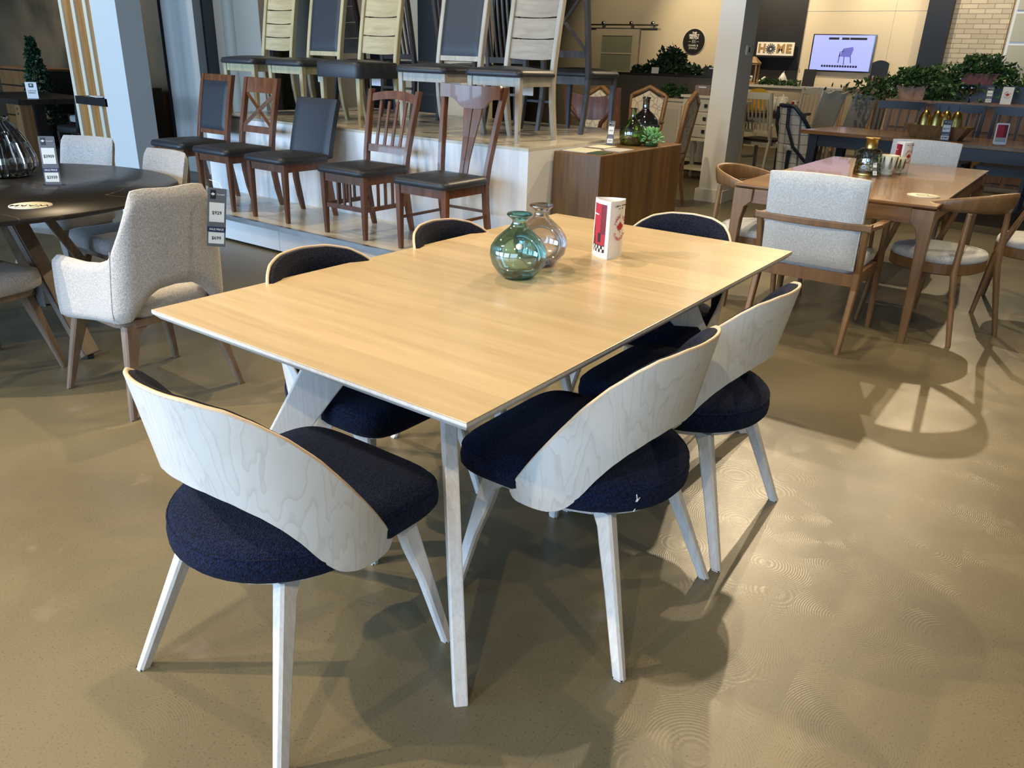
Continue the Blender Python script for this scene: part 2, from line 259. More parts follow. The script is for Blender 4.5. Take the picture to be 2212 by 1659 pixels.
def floral_mat():
    m, nt, b = mat('leaf_print'); L = nt.links; tc = nt.nodes.new('ShaderNodeTexCoord')
    v = nt.nodes.new('ShaderNodeTexVoronoi'); v.feature = 'DISTANCE_TO_EDGE'; v.inputs['Scale'].default_value = 11; L.new(tc.outputs['Object'], v.inputs['Vector'])
    r = ramp(nt, [(0.03, (0.36, 0.32, 0.27)), (0.07, (0.60, 0.56, 0.47))]); L.new(v.outputs['Distance'], r.inputs['Fac']); L.new(r.outputs['Color'], b.inputs['Base Color']); b.inputs['Roughness'].default_value = 0.9
    return m
M['floral'] = floral_mat()

# ---------------------------------------------------------------- geometry helpers
class MB:
    def __init__(s): s.v = []; s.f = []; s.sm = []
    def add(s, vs, fs, smooth=False):
        o = len(s.v); s.v += [tuple(p) for p in vs]; s.f += [tuple(i + o for i in f) for f in fs]; s.sm += [smooth] * len(fs); return s
    def box(s, x0, x1, y0, y1, z0, z1):
        return s.add([(x0, y0, z0), (x1, y0, z0), (x1, y1, z0), (x0, y1, z0), (x0, y0, z1), (x1, y0, z1), (x1, y1, z1), (x0, y1, z1)],
                     [(0, 3, 2, 1), (4, 5, 6, 7), (0, 1, 5, 4), (1, 2, 6, 5), (2, 3, 7, 6), (3, 0, 4, 7)])
    def rings(s, rs, cap=True, smooth=False, close=True):
        n = len(rs[0]); vs = [p for r in rs for p in r]; fs = []
        for i in range(len(rs) - 1):
            for j in range(n if close else n - 1):
                k = (j + 1) % n; fs.append((i * n + j, i * n + k, (i + 1) * n + k, (i + 1) * n + j))
        s.add(vs, fs, smooth)
        if cap:
            s.add(rs[0], [tuple(reversed(range(n)))]); s.add(rs[-1], [tuple(range(n))])
        return s
    def post(s, secs, ch=0.0):
        """loft of horizontal rectangles: (cx, cy, z, wx, wy); ch chamfers the corners"""
        rs = []
        for cx, cy, z, wx, wy in secs:
            a, b = wx / 2, wy / 2; c = min(ch, a * 0.9, b * 0.9)
            if ch: rs.append([(cx - a + c, cy - b, z), (cx + a - c, cy - b, z), (cx + a, cy - b + c, z), (cx + a, cy + b - c, z), (cx + a - c, cy + b, z), (cx - a + c, cy + b, z), (cx - a, cy + b - c, z), (cx - a, cy - b + c, z)])
            else: rs.append([(cx - a, cy - b, z), (cx + a, cy - b, z), (cx + a, cy + b, z), (cx - a, cy + b, z)])
        return s.rings(rs, smooth=bool(ch) and False)
    def lathe(s, prof, n=32, c=(0, 0, 0), cap=False):
        rs = [[(c[0] + r * math.cos(2 * PI * j / n), c[1] + r * math.sin(2 * PI * j / n), c[2] + z) for j in range(n)] for r, z in prof]
        return s.rings(rs, cap=cap, smooth=True)
    def tube(s, pts, r, n=10, ry=None, cap=True):
        pts = [Vector(p) for p in pts]; rs = []
        rr = r if isinstance(r, (list, tuple)) else [r] * len(pts)
        prev = None
        for i, p in enumerate(pts):
            t = (pts[min(i + 1, len(pts) - 1)] - pts[max(i - 1, 0)]).normalized()
            a = prev - t * prev.dot(t) if prev is not None else t.cross(Vector((0, 0, 1)) if abs(t.z) < 0.9 else Vector((0, 1, 0)))
            a.normalize(); prev = a; b = t.cross(a)
            q = ry if ry else 1.0
            rs.append([p + a * rr[i] * math.cos(2 * PI * j / n) + b * rr[i] * q * math.sin(2 * PI * j / n) for j in range(n)])
        return s.rings(rs, cap=cap, smooth=True)
    def bar(s, p, q, w, d, up=(0, 0, 1)):
        """rectangular bar from p to q, w along the side direction, d along up"""
        p, q = Vector(p), Vector(q); t = (q - p).normalized(); u_ = Vector(up); a = t.cross(u_).normalized(); b = a.cross(t)
        rs = [[c + a * sx * w / 2 + b * sy * d / 2 for sx, sy in ((-1, -1), (1, -1), (1, 1), (-1, 1))] for c in (p, q)]
        return s.rings(rs)
    def sheet(s, fn, off, us, vs_, smooth=True):
        """closed slab: fn(u,v) on one side, fn+off(u,v) on the other"""
        nu, nv = len(us), len(vs_)
        A = [[Vector(fn(u, v)) for v in vs_] for u in us]; B = [[A[i][j] + Vector(off(us[i], vs_[j])) for j in range(nv)] for i in range(nu)]
        va = [p for r in A for p in r]; vb = [p for r in B for p in r]; N = len(va)
        fs = []; 
        for i in range(nu - 1):
            for j in range(nv - 1):
                a, b, c, d = i * nv + j, (i + 1) * nv + j, (i + 1) * nv + j + 1, i * nv + j + 1
                fs.append((a, d, c, b))
        s.add(va, fs, smooth); s.add(vb, [tuple(reversed(f)) for f in fs], smooth)
        ed = [(i, 0) for i in range(nu)] + [(nu - 1, j) for j in range(1, nv)] + [(i, nv - 1) for i in range(nu - 2, -1, -1)] + [(0, j) for j in range(nv - 2, 0, -1)]
        ra = [A[i][j] for i, j in ed]; rb = [B[i][j] for i, j in ed]
        return s.rings([ra, rb], cap=False, smooth=smooth)
    def prism(s, pts, h0, h1, ax='z'):
        def P(a, b, h): return {'z': (a, b, h), 'y': (a, h, b), 'x': (h, a, b)}[ax]
        return s.rings([[P(a, b, h0) for a, b in pts], [P(a, b, h1) for a, b in pts]])
    def pad(s, outline, prof, crown=0.0, n=4):
        """cushion: outline pts scaled by (scale, z) rings then a crowned top"""
        cx = sum(p[0] for p in outline) / len(outline); cy = sum(p[1] for p in outline) / len(outline)
        rs = [[(cx + (x - cx) * k, cy + (y - cy) * k, z) for x, y in outline] for k, z in prof]
        k0, z0 = prof[-1]
        for i in range(1, n + 1):
            k = k0 * (1 - i / n); z = z0 + crown * (1 - (1 - i / n) ** 2); k = max(k, 0.02)
            rs.append([(cx + (x - cx) * k, cy + (y - cy) * k, z) for x, y in outline])
        return s.rings(rs, smooth=True)
    def build(s, name, m, parent=None, bevel=0.0, loc=None, rot=None):
        me = bpy.data.meshes.new(name); me.from_pydata(s.v, [], s.f); me.materials.append(M[m] if isinstance(m, str) else m)
        for p, sm in zip(me.polygons, s.sm): p.use_smooth = sm
        me.update()
        import bmesh
        bm = bmesh.new(); bm.from_mesh(me); bmesh.ops.recalc_face_normals(bm, faces=bm.faces[:])
        if bevel: 
            bmesh.ops.remove_doubles(bm, verts=bm.verts[:], dist=1e-5)
            es = [e for e in bm.edges if len(e.link_faces) == 2 and e.calc_face_angle(0) > 0.5]
            bmesh.ops.bevel(bm, geom=es, offset=bevel, segments=2, profile=0.6, affect='EDGES', clamp_overlap=True)
        bm.to_mesh(me); bm.free()
        o = bpy.data.objects.new(name, me); C.objects.link(o)
        if parent: o.parent = parent
        if loc: o.location = loc
        if rot: o.rotation_euler = rot
        return o
def rrect(w, d, r, n=6, cx=0, cy=0):
    out = []
    for sx, sy, a0 in ((1, 1, 0), (-1, 1, PI / 2), (-1, -1, PI), (1, -1, 1.5 * PI)):
        for i in range(n + 1):
            a = a0 + PI / 2 * i / n; out.append((cx + sx * (w / 2 - r) + r * math.cos(a), cy + sy * (d / 2 - r) + r * math.sin(a)))
    return out
def lin(a, b, n): return [a + (b - a) * i / (n - 1) for i in range(n)]
def interp(t, tab):
    for (a, x), (b, y) in zip(tab, tab[1:]):
        if t <= b: return x + (y - x) * max(0, (t - a)) / (b - a)
    return tab[-1][1]
def tag(o, label, cat, group=None, kind=None):
    o['label'] = label; o['category'] = cat
    if group: o['group'] = group
    if kind: o['kind'] = kind
    return o
def thing(name, label, cat, loc=(0, 0, 0), rz=0.0, group=None):
    o = bpy.data.objects.new(name, None); C.objects.link(o); o.empty_display_size = 0.1; o.location = loc; o.rotation_euler = (0, 0, rz)
    return tag(o, label, cat, group)
def struct(o): o['kind'] = 'structure'; return o
def dup(root, loc, rz, label, group=None):
    r = root.copy(); C.objects.link(r); r.location = loc; r.rotation_euler = (0, 0, rz); r['label'] = label
    if group: r['group'] = group
    def kids(src, dst):
        for ch in list(src.children):
            c = ch.copy(); C.objects.link(c); c.parent = dst; kids(ch, c)
    kids(root, r); return r
def text(name, s, size, m, parent, loc, rot=(PI / 2, 0, 0), ext=0.0006, sx=1.0, bold=0.0):
    cu = bpy.data.curves.new(name, 'FONT'); cu.body = s; cu.size = size; cu.extrude = ext; cu.align_x = 'CENTER'; cu.align_y = 'CENTER'; cu.offset = bold; cu.resolution_u = 2
    t = bpy.data.objects.new(name, cu); C.objects.link(t)
    dg = bpy.context.evaluated_depsgraph_get(); me = bpy.data.meshes.new_from_object(t.evaluated_get(dg)); bpy.data.objects.remove(t); bpy.data.curves.remove(cu)
    me.materials.clear(); me.materials.append(M[m]); o = bpy.data.objects.new(name, me); C.objects.link(o); o.parent = parent; o.location = loc; o.rotation_euler = rot; o.scale = (sx, 1, 1)
    return o
def arc_text(name, s, size, m, parent, c, rad, a0, a1, top=True, ext=0.0006, y=0.0, bold=0.0):
    """letters set round an arc in the local XZ plane, joined into one lettering part"""
    vs, fs = [], []
    n = len(s)
    for i, ch in enumerate(s):
        if ch == ' ': continue
        a = math.radians(a0 + (a1 - a0) * i / max(1, n - 1))
        cu = bpy.data.curves.new('t', 'FONT'); cu.body = ch; cu.size = size; cu.extrude = ext; cu.align_x = 'CENTER'; cu.align_y = 'CENTER'; cu.offset = bold; cu.resolution_u = 2
        t = bpy.data.objects.new('t', cu); C.objects.link(t); dg = bpy.context.evaluated_depsgraph_get(); me = bpy.data.meshes.new_from_object(t.evaluated_get(dg)); bpy.data.objects.remove(t); bpy.data.curves.remove(cu)
        rot = a - PI / 2 if top else a + PI / 2
        o = len(vs)
        for v in me.vertices:
            x, z = v.co.x * math.cos(rot) - v.co.y * math.sin(rot), v.co.x * math.sin(rot) + v.co.y * math.cos(rot)
            vs.append((c[0] + rad * math.cos(a) + x, y - v.co.z, c[1] + rad * math.sin(a) + z))
        fs += [tuple(k + o for k in p.vertices) for p in me.polygons]; bpy.data.meshes.remove(me)
    me = bpy.data.meshes.new(name); me.from_pydata(vs, [], fs); me.materials.append(M[m]); o = bpy.data.objects.new(name, me); C.objects.link(o); o.parent = parent; return o
def maple(mb, cx, cz, s, y=0.0, th=0.0012):
    pts = [(0, 1), (.18, .62), (.42, .72), (.36, .34), (.62, .5), (.72, .36), (1, .34), (.86, .12), (.94, 0), (.5, -.28), (.56, -.46), (.06, -.38), (.05, -.85)]
    pts = pts + [(-x, z) for x, z in reversed(pts[1:])]
    mb.prism([(cx + x * s, cz + z * s) for x, z in pts], y, y - th, 'y'); return mb

# ---------------------------------------------------------------- the room
def slab(name, m, x0, x1, y0, y1, z0, z1): return struct(MB().box(x0, x1, y0, y1, z0, z1).build(name, m))
slab('floor', 'concrete', -26, 5, -5, 17, -0.1, 0)
slab('ceiling', 'black', -26, 5, -5, 17, 4.2, 4.3)
wf = MB()
wf.box(-26, 5, -5.2, -5.0, 0, 0.5); wf.box(-26, 5, -5.2, -5.0, 3.3, 4.2)
for a, b in ((-26, -13.5), (-10.5, -10.1), (-7.1, -6.7), (-3.7, -3.3), (-0.3, 0.1), (3.1, 5)): wf.box(a, b, -5.2, -5.0, 0.5, 3.3)
struct(wf.build('wall_front', 'paint_white'))
for i, x in enumerate((-12.0, -8.6, -5.2, -1.8, 1.6)):
    w = MB()
    for a, b, c, d in ((-1.5, -1.44, .5, 3.3), (1.44, 1.5, .5, 3.3), (-0.03, 0.03, .5, 3.3), (-1.5, 1.5, .5, .56), (-1.5, 1.5, 3.24, 3.3), (-1.5, 1.5, 2.3, 2.35)): w.box(x + a, x + b, -5.16, -5.06, c, d)
    struct(w.build('window_%d' % (i + 1), 'black'))
slab('wall_right', 'paint_cream', 5, 5.2, -5, 17, 0, 4.2)
slab('wall_left', 'paint_cream', -26.2, -26, -5, 17, 0, 4.2)
slab('wall_back', 'paint_cream', -26, 5, 16.0, 16.2, 0, 4.2)
slab('wall_mural', 'mural', -26, -9.2, 7.2, 7.35, 0, 4.2)
# middle column with its base
cm = MB(); cm.box(-3.49, -3.23, 8.41, 8.82, 0, 4.2); cm.box(-3.52, -3.20, 8.38, 8.85, 0, 0.13); struct(cm.build('trim_1', 'paint_white'))
# blue-lit column on the left
struct(MB().box(-8.56, -8.08, 4.5, 4.76, 0, 4.2).build('trim_2', 'paint_white'))
# partition panels to the right of it, with dark gaps between them
struct(MB().box(-9.35, -7.3, 5.72, 5.8, 0, 4.2).build('wall_partition', 'black'))
p = MB(); p.box(-8.97, -8.50, 5.62, 5.72, 0, 4.2); p.lathe([(0.14, 0), (0.14, 4.2)], 20, (-9.02, 5.72, 0)); struct(p.build('trim_3', 'paint_white'))
p = MB(); p.box(-8.12, -7.35, 5.62, 5.72, 0, 4.2); p.lathe([(0.10, 0), (0.10, 4.2)], 20, (-7.86, 5.66, 0)); struct(p.build('trim_4', 'paint_beige'))
slab('wall_display', 'paint_cream', -10.5, -5.80, 7.5, 7.6, 0, 4.2)
# black openings in that wall
struct(MB().box(-7.55, -7.15, 7.38, 7.495, 0.0, 4.2).build('trim_5', 'black')); struct(MB().box(-6.75, -6.45, 7.38, 7.495, 0.0, 4.2).build('trim_6', 'black'))
# slatted timber screen
t = thing('slatted_screen', 'tall orange wood screen with pale vertical battens beside the blue-lit column', 'screen', (-9.3, 4.7, 0))
MB().box(-0.33, 0.34, 0.03, 0.07, 0, 4.1).build('back_board', wood('amber', (0.45, 0.22, 0.07), (0.30, 0.13, 0.035), 'Z', 0.8, 0.4), t)
for x in (-0.285, -0.02, 0.225):
    MB().box(x - 0.032, x + 0.032, 0.008, 0.03, 0, 4.1).build('batten', 'bag_tan', t)
t = thing('wall_shelf', 'short black shelf fixed across the slatted wood screen', 'shelf', (-9.0, 4.62, 0.83))
MB().box(-0.18, 0.48, -0.12, 0.04, -0.04, 0.04).build('board', 'black', t)
t = thing('catalogue', 'open white booklet lying on the black shelf by the slatted screen', 'booklet', (-8.75, 4.56, 0.872))
MB().box(-0.14, 0.0, -0.05, 0.05, 0, 0.006).build('left_page', 'paper', t, rot=(0, 0.05, 0)); MB().box(0.0, 0.14, -0.05, 0.05, 0, 0.006).build('right_page', 'paper', t, rot=(0, -0.05, 0))

# ---------------------------------------------------------------- display platforms
t = thing('low_platform', 'low white display platform in front of the taller one', 'platform', (0, 0, 0))
q = MB(); 
for a, b in ((-6.9, -4.735), (-4.73, -3.0)): q.box(a, b, 3.63, 4.33, 0.02, 0.185)
q.build('base', 'white_gloss', t); MB().box(-6.9, -3.0, 3.62, 4.33, 0.185, 0.21).build('top_board', 'platform_top', t)
MB().box(-6.9, -3.0, 3.60, 3.63, 0.175, 0.212).build('edge_trim', 'steel', t)
t = thing('tall_platform', 'tall white display platform carrying the pale wooden chairs', 'platform', (0, 0, 0))
MB().box(-6.55, -3.0, 4.33, 6.3, 0, 0.84).build('base', 'white_gloss', t); MB().box(-6.55, -3.0, 4.33, 6.3, 0.84, 0.86).build('top_board', 'platform_top', t)

# ---------------------------------------------------------------- big maple dining table
TX0, TX1, TY0, TY1, TZ = -1.905, -0.835, 1.035, 2.99, 0.76
t = thing('dining_table', 'large pale maple dining table with whitewashed legs in the foreground', 'table', ((TX0 + TX1) / 2, (TY0 + TY1) / 2, 0))
hx, hy = (TX1 - TX0) / 2, (TY1 - TY0) / 2
MB().rings([[(x * k1, y * k2, z) for x, y in ((-hx, -hy), (hx, -hy), (hx, hy), (-hx, hy))] for k1, k2, z in ((0.975, 0.985, TZ - 0.026), (0.998, 0.999, TZ - 0.012), (1, 1, TZ - 0.009), (1, 1, TZ - 0.003))]).build('edge_band', 'whitewash', t)
MB().box(-hx, hx, -hy, hy, TZ - 0.003, TZ).build('tabletop', 'maple_top', t, bevel=0.0012)
for sx, sy in ((-1, -1), (1, -1), (1, 1), (-1, 1)):
    def q_(d, off, z):   # a point on the diagonal plank, d metres in from the corner on both axes, off across its thickness
        return (sx * (hx - d) + sy * off * 0.7071, sy * (hy - d) - sx * off * 0.7071, z)
    rs = []
    for z, a, b in ((0.0, 0.035, 0.070), (0.25, 0.135, 0.195), (0.5, 0.232, 0.325), (0.734, 0.318, 0.455)):
        rs.append([q_(a, -0.017, z), q_(b, -0.017, z), q_(b, 0.017, z), q_(a, 0.017, z)])
    MB().rings(rs).build('leg', 'whitewash', t, bevel=0.004)
ap = MB(); ap.box(-0.22, 0.22, -hy + 0.34, hy - 0.34, 0.69, 0.733); ap.box(-0.34, 0.34, -hy + 0.40, -hy + 0.50, 0.69, 0.733); ap.box(-0.34, 0.34, hy - 0.50, hy - 0.40, 0.69, 0.733); ap.build('under_frame', 'whitewash', t)

# ---------------------------------------------------------------- navy barrel chair (faces local +Y)
TOPT = [(0, .817), (20, .813), (35, .798), (45, .774), (57, .733), (68, .680), (79, .612), (90, .54), (100, .475), (106, .437), (110, .41), (113, .392)]
BOTT = [(0, .605), (17, .600), (30, .585), (43, .556), (52, .525), (60, .486), (66, .448), (71, .420), (75, .402), (79, .392), (85, .383), (95, .378), (104, .374), (108, .372), (111, .376), (113, .386)]
def shell_r(z, back):
    side, rear = 0.264 + 0.08 * (z - 0.42), 0.288 + 0.20 * (z - 0.84)
    return side + (rear - side) * back ** 1.5
def shell_pt(psi, z, inset=0.0):
    a = math.radians(psi); r = shell_r(z, max(0, math.cos(a))) - inset
    return (r * 1.0 * math.sin(a), -r * math.cos(a) + 0.0, z)
def band(inset0, inset1, dz, m, name, parent, psi=113, dlow=0.0):
    us = [psi * math.sin(PI / 2 * k / 26) if False else psi * k / 40 for k in range(-40, 41)]; vs_ = lin(0, 1, 9)
    def zz(u, v):
        a = abs(u); lo, hi = interp(a, BOTT) + dlow, interp(a, TOPT) + dz
        return lo + (max(hi, lo + 0.004) - lo) * v
    def fn(u, v): return shell_pt(u, zz(u, v), inset0)
    def off(u, v):
        a = math.radians(u); k = inset1 - inset0; edge = min(v, 1 - v) * 2
        kk = k * (1 if inset0 == 0 else (0.45 + 0.55 * min(1, edge * 4)) * (1 if abs(u) < psi * 0.93 else 0.5))
        return (-kk * math.sin(a), kk * math.cos(a), 0)
    return MB().sheet(fn, off, us, vs_).build(name, m, parent)
def barrel_chair(label, loc, rz, group='navy barrel chairs round the maple table'):
    t = thing('barrel_chair', label, 'chair', loc, rz, group)
    band(0.0, 0.009, 0.0, 'veneer', 'back_shell', t)
    us = [113 * k / 36 for k in range(-36, 37)]
    loop = [shell_pt(u, interp(abs(u), TOPT) + 0.0005, 0.0045) for u in us]
    MB().tube(loop, 0.0047, 8).build('shell_edge', 'ply_edge', t)
    # seat outline: round at the back, widening to a nearly straight front
    out = []
    for k in range(48):
        a = 2 * PI * k / 48; c, s_ = math.cos(a), math.sin(a)
        if s_ < 0: x, y = 0.252 * c, 0.252 * s_
        else: x, y = (0.252 + 0.018 * s_) * math.copysign(abs(c) ** 0.36, c), 0.302 * abs(s_) ** 0.36
        out.append((x, y))
    sm = MB().pad(out, [(0.90, 0.392), (0.97, 0.398), (1.0, 0.410), (1.005, 0.43), (0.99, 0.455), (0.955, 0.470)], 0.018, 5).build('seat', 'navy', t)
    r = []
    cx = sum(p[0] for p in out) / 48; cy = sum(p[1] for p in out) / 48
    MB().tube([(cx + (x - cx) * 0.985, cy + (y - cy) * 0.985, 0.457) for x, y in out + out[:1]], 0.003, 6, cap=False).build('piping', 'navy', sm)
    band(0.009, 0.036, -0.001, 'navy_pad', 'back_cushion', t, psi=111, dlow=0.022)
    MB().rings([[(x * k, y * k, z) for x, y in out[::2]] for k, z in ((0.84, 0.372), (0.86, 0.396))]).build('seat_frame', 'whitewash', t)
    for sx in (-1, 1):
        for sy in (-1, 1):
            x0, y0, x1, y1 = sx * (0.185 if sy > 0 else 0.158), (0.195 if sy > 0 else -0.132), sx * 0.258, (0.27 if sy > 0 else -0.262)
            secs = []
            for z in (0.0, 0.1, 0.2, 0.3, 0.345, 0.385):
                k = z / 0.39; w = 0.025 + 0.011 * k; fl = 0.0 if z < 0.3 else (0.010 if z < 0.36 else 0.05); fl *= (1.0 if sy > 0 else 0.3)
                secs.append((x1 + (x0 - x1) * k, y1 + (y0 - y1) * k - sy * fl / 2, z, w, w + 0.006 + fl))
            l = MB().post(secs, 0.006).build('leg', 'whitewash', t)
            MB().post([(x1, y1, -0.0005, 0.022, 0.026), (x1, y1, 0.004, 0.0235, 0.0275)]).build('foot_pad', 'rubber', l)
    return t
bc = barrel_chair('navy barrel chair with pale veneer back at the near end of the maple table', (-1.305, 0.955, 0), 0)
b2 = dup(bc, (-0.885, 1.64, 0), PI / 2, 'navy barrel chair on the right side nearest the camera, white thread on its seat')
dup(bc, (-0.87, 2.215, 0), PI / 2, 'navy barrel chair on the right side of the maple table, farther from the camera')
dup(bc, (-1.705, 1.60, 0), -PI / 2, 'navy barrel chair on the left side, near the beige wing chair')
dup(bc, (-1.705, 2.24, 0), -PI / 2, 'navy barrel chair on the far left side, in front of the low platform')
dup(bc, (-1.31, 2.855, 0), PI, 'navy barrel chair at the far end of the maple table near the wooden plinth')
th = MB().tube([(0.0, 0, 0.014), (0.004, 0.002, 0.0), (-0.003, 0.004, -0.012), (0.003, 0.006, -0.028), (0.0, 0.006, -0.036)], 0.0016, 6); th.tube([(0.004, 0, 0.0), (0.012, 0.003, 0.004), (0.002, 0.0, -0.006)], 0.0013, 6)
th.build('loose_thread', 'paper', [c for c in b2.children if c.name.startswith('seat')][0], loc=(-0.150, -0.206, 0.436), rot=(0, 0, -0.65))

# ---------------------------------------------------------------- things on the maple table
def vase(name, label, m, loc, k, prof, seg=40, wob=0.0):
    t = thing(name, label, 'vase', loc)
    o = MB(); rs = []
    for r, z in prof:
        rs.append([(r * k * (1 + wob * math.sin(3 * 2 * PI * j / seg + z * 14)) * math.cos(2 * PI * j / seg), r * k * (1 + wob * math.sin(3 * 2 * PI * j / seg + z * 14)) * math.sin(2 * PI * j / seg), z * k) for j in range(seg)])
    o.rings(rs, cap=False, smooth=True); o.build('body', m, t); return t
VP = [(0.0, 0.004), (0.035, 0.003), (0.05, 0.006), (0.066, 0.020), (0.083, 0.045), (0.090, 0.075), (0.086, 0.100), (0.070, 0.125), (0.046, 0.146), (0.028, 0.162), (0.021, 0.174), (0.022, 0.182), (0.034, 0.192), (0.038, 0.197), (0.036, 0.2005), (0.031, 0.197), (0.019, 0.186)]
v1 = vase('glass_vase', 'teal green round glass vase with a flared lip on the maple table', 'glass_teal', (-1.385, 1.965, TZ), 1.0, VP, wob=0.035)
o = MB().lathe([(0.0365, 0.1945), (0.040, 0.198), (0.038, 0.2025), (0.034, 0.2005)], 40); o.build('lip', 'glass_teal', v1)
MB().lathe([(0.0001, 0.0), (0.040, 0.0), (0.046, 0.008), (0.030, 0.010), (0.0001, 0.006)], 32).build('glass_base', 'glass_teal', v1)
st = MB().lathe([(0.0001, 0.0008), (0.0095, 0.0006), (0.0097, 0.0)], 20); st.build('sticker', 'paper', v1, loc=(0.045, -0.060, 0.115), rot=(math.radians(62), 0, math.radians(36)))
v2 = vase('glass_vase', 'clear lilac-tinted glass vase standing behind the teal one', 'glass_clear', (-1.425, 2.145, TZ), 1.0, VP, wob=0.03)
MB().lathe([(0.0365, 0.1945), (0.040, 0.198), (0.038, 0.2025), (0.034, 0.2005)], 40).build('lip', 'glass_clear', v2); MB().lathe([(0.0001, 0.0), (0.040, 0.0), (0.046, 0.008), (0.030, 0.010), (0.0001, 0.006)], 32).build('glass_base', 'glass_clear', v2)

def tri_card(label, loc, rz, k=1.0, group='red and white three-sided table cards'):
    """three-sided bowed card: one side a red interior photo, one side MADE IN CANADA"""
    t = thing('table_card', label, 'card stand', loc, rz, group)
    H_, W = 0.20 * k, 0.105 * k; R_ = W / math.sqrt(3)
    cor = [(R_ * math.cos(math.radians(a)), R_ * math.sin(math.radians(a))) for a in (-90, 30, 150)]
    def side(i, u, bow=0.012):
        a, b = Vector((*cor[i], 0)), Vector((*cor[(i + 1) % 3], 0)); p = a.lerp(b, u); nrm = Vector(((b - a).y, -(b - a).x, 0)).normalized()
        return p + nrm * bow * k * math.sin(PI * u), nrm
    ring = [side(i, u)[0] for i in range(3) for u in lin(0, 1, 9)[:-1]]
    inner = [p * 0.985 for p in ring]
    o = MB(); o.rings([[(p.x, p.y, 0) for p in ring], [(p.x, p.y, H_) for p in ring], [(p.x, p.y, H_) for p in inner], [(p.x, p.y, 0) for p in inner]], cap=False); sl = o.build('sleeve', 'paper', t)
    def face_patch(i, u0, u1, z0, z1, m, name, lift=0.0006, par=None):
        us, vs_ = lin(u0, u1, 8), [z0 * H_, z1 * H_]
        def fn(u, v): p, n = side(i, u); return (p.x + n.x * lift, p.y + n.y * lift, v)
        def off(u, v): p, n = side(i, u); return (n.x * 0.0003, n.y * 0.0003, 0)
        return MB().sheet(fn, off, us, vs_).build(name, m, par or t)
    # side 2 (corner 150 deg -> -90 deg): picture side, seen on the left
    pic = face_patch(2, 0.14, 0.86, 0.10, 0.93, 'card_red', 'picture')
    face_patch(2, 0.62, 0.86, 0.42, 0.93, 'card_red_dark', 'curtain_print', 0.0010, pic); face_patch(2, 0.14, 0.86, 0.10, 0.22, 'ink', 'floor_print', 0.0010, pic)
    for a in range(4):
        for b in range(2):
            face_patch(2, 0.15 + 0.18 * a + 0.09 * b, 0.15 + 0.18 * a + 0.09 * b + 0.085, 0.105 + 0.055 * b, 0.155 + 0.055 * b, 'paper', 'tile_print', 0.0014, pic)
    face_patch(2, 0.52, 0.66, 0.27, 0.43, 'ink', 'chair_print', 0.0014, pic); face_patch(2, 0.2, 0.34, 0.22, 0.36, 'card_red_dark', 'chair_print', 0.0014, pic); face_patch(2, 0.18, 0.26, 0.38, 0.52, 'card_red_dark', 'frame_print', 0.0014, pic)
    face_patch(2, 0.16, 0.50, 0.735, 0.755, 'paper', 'headline', 0.0014, pic)
    # side 0 (corner -90 -> 30 deg): lettering side, seen on the right
    a, b = Vector((*cor[0], 0)), Vector((*cor[1], 0)); mid = (a + b) / 2; nrm = Vector(((b - a).y, -(b - a).x, 0)).normalized()
    pl = bpy.data.objects.new('lettering', None); C.objects.link(pl); pl.parent = t; pl.location = mid + nrm * 0.0105 * k; pl.rotation_euler = (0, 0, math.atan2((b - a).y, (b - a).x))
    arc_text('made_in_text', 'MADE IN', 0.017 * k, 'red_ink', pl, (0, 0.112 * k), 0.034 * k, 155, 40, True, 0.0004, -0.0018 * k)
    arc_text('canada_text', 'CANADA', 0.017 * k, 'red_ink', pl, (0, 0.102 * k), 0.036 * k, 205, 325, False, 0.0004, -0.0018 * k)
    mp_ = MB(); maple(mp_, 0, 0.108 * k, 0.021 * k, -0.0015 * k); mp_.build('maple_leaf', 'red_ink', pl)
    text('top_line_text', 'A FAMILY OWNED BUSINESS', 0.0066 * k, 'ink', pl, (0, -0.001 * k, 0.183 * k), ext=0.0003); text('since_text', 'SINCE 1969', 0.0055 * k, 'ink', pl, (0, -0.001 * k, 0.173 * k), ext=0.0003)
    return t
card = tri_card('red and white three-sided card beside the two glass vases on the maple table', (-1.322, 2.425, TZ), math.radians(30))

# ---------------------------------------------------------------- price cards
def price_face(parent, w, h, p1, p2, y=-0.0012, brand=True, z0=0.0):
    """grey card, face towards local -Y: brand strip, white price panel, blue SALE PRICE strip, white sale price panel"""
    MB().prism(rrect(w, h, w * 0.06, 3, 0, z0 + h / 2), 0, 0.002, 'y').build('card', 'tag_grey', parent)
    MB().box(-w * .40, w * .40, y, 0, z0 + h * .43, z0 + h * .76).build('price_panel', 'tag_white', parent)
    MB().box(-w * .5, w * .5, y, 0, z0 + h * .26, z0 + h * .345).build('sale_strip', 'sale_blue', parent)
    MB().box(-w * .42, w * .42, y, 0, z0 + h * .055, z0 + h * .25).build('sale_panel', 'tag_white', parent)
    text('price_text', p1, w * .27, 'ink', parent, (0, y, z0 + h * .585), sx=0.95, bold=w * .004)
    text('sale_text', 'SALE PRICE', w * .155, 'tag_white', parent, (0, y, z0 + h * .302), bold=w * .003)
    text('sale_price_text', p2, w * .27, 'ink', parent, (0, y, z0 + h * .15), sx=0.95, bold=w * .004)
    b = MB().box(-w * .36, -w * .08, y, 0, z0 + h * .82, z0 + h * .97); b.build('logo_square', 'black', parent)
    maple(MB(), -w * .22, z0 + h * .90, w * .11, y - 0.0002).build('logo_leaf', 'tag_white', parent)
    text('brand_text', 'Canadel', w * .13, 'tag_white', parent, (w * .19, y, z0 + h * .90))
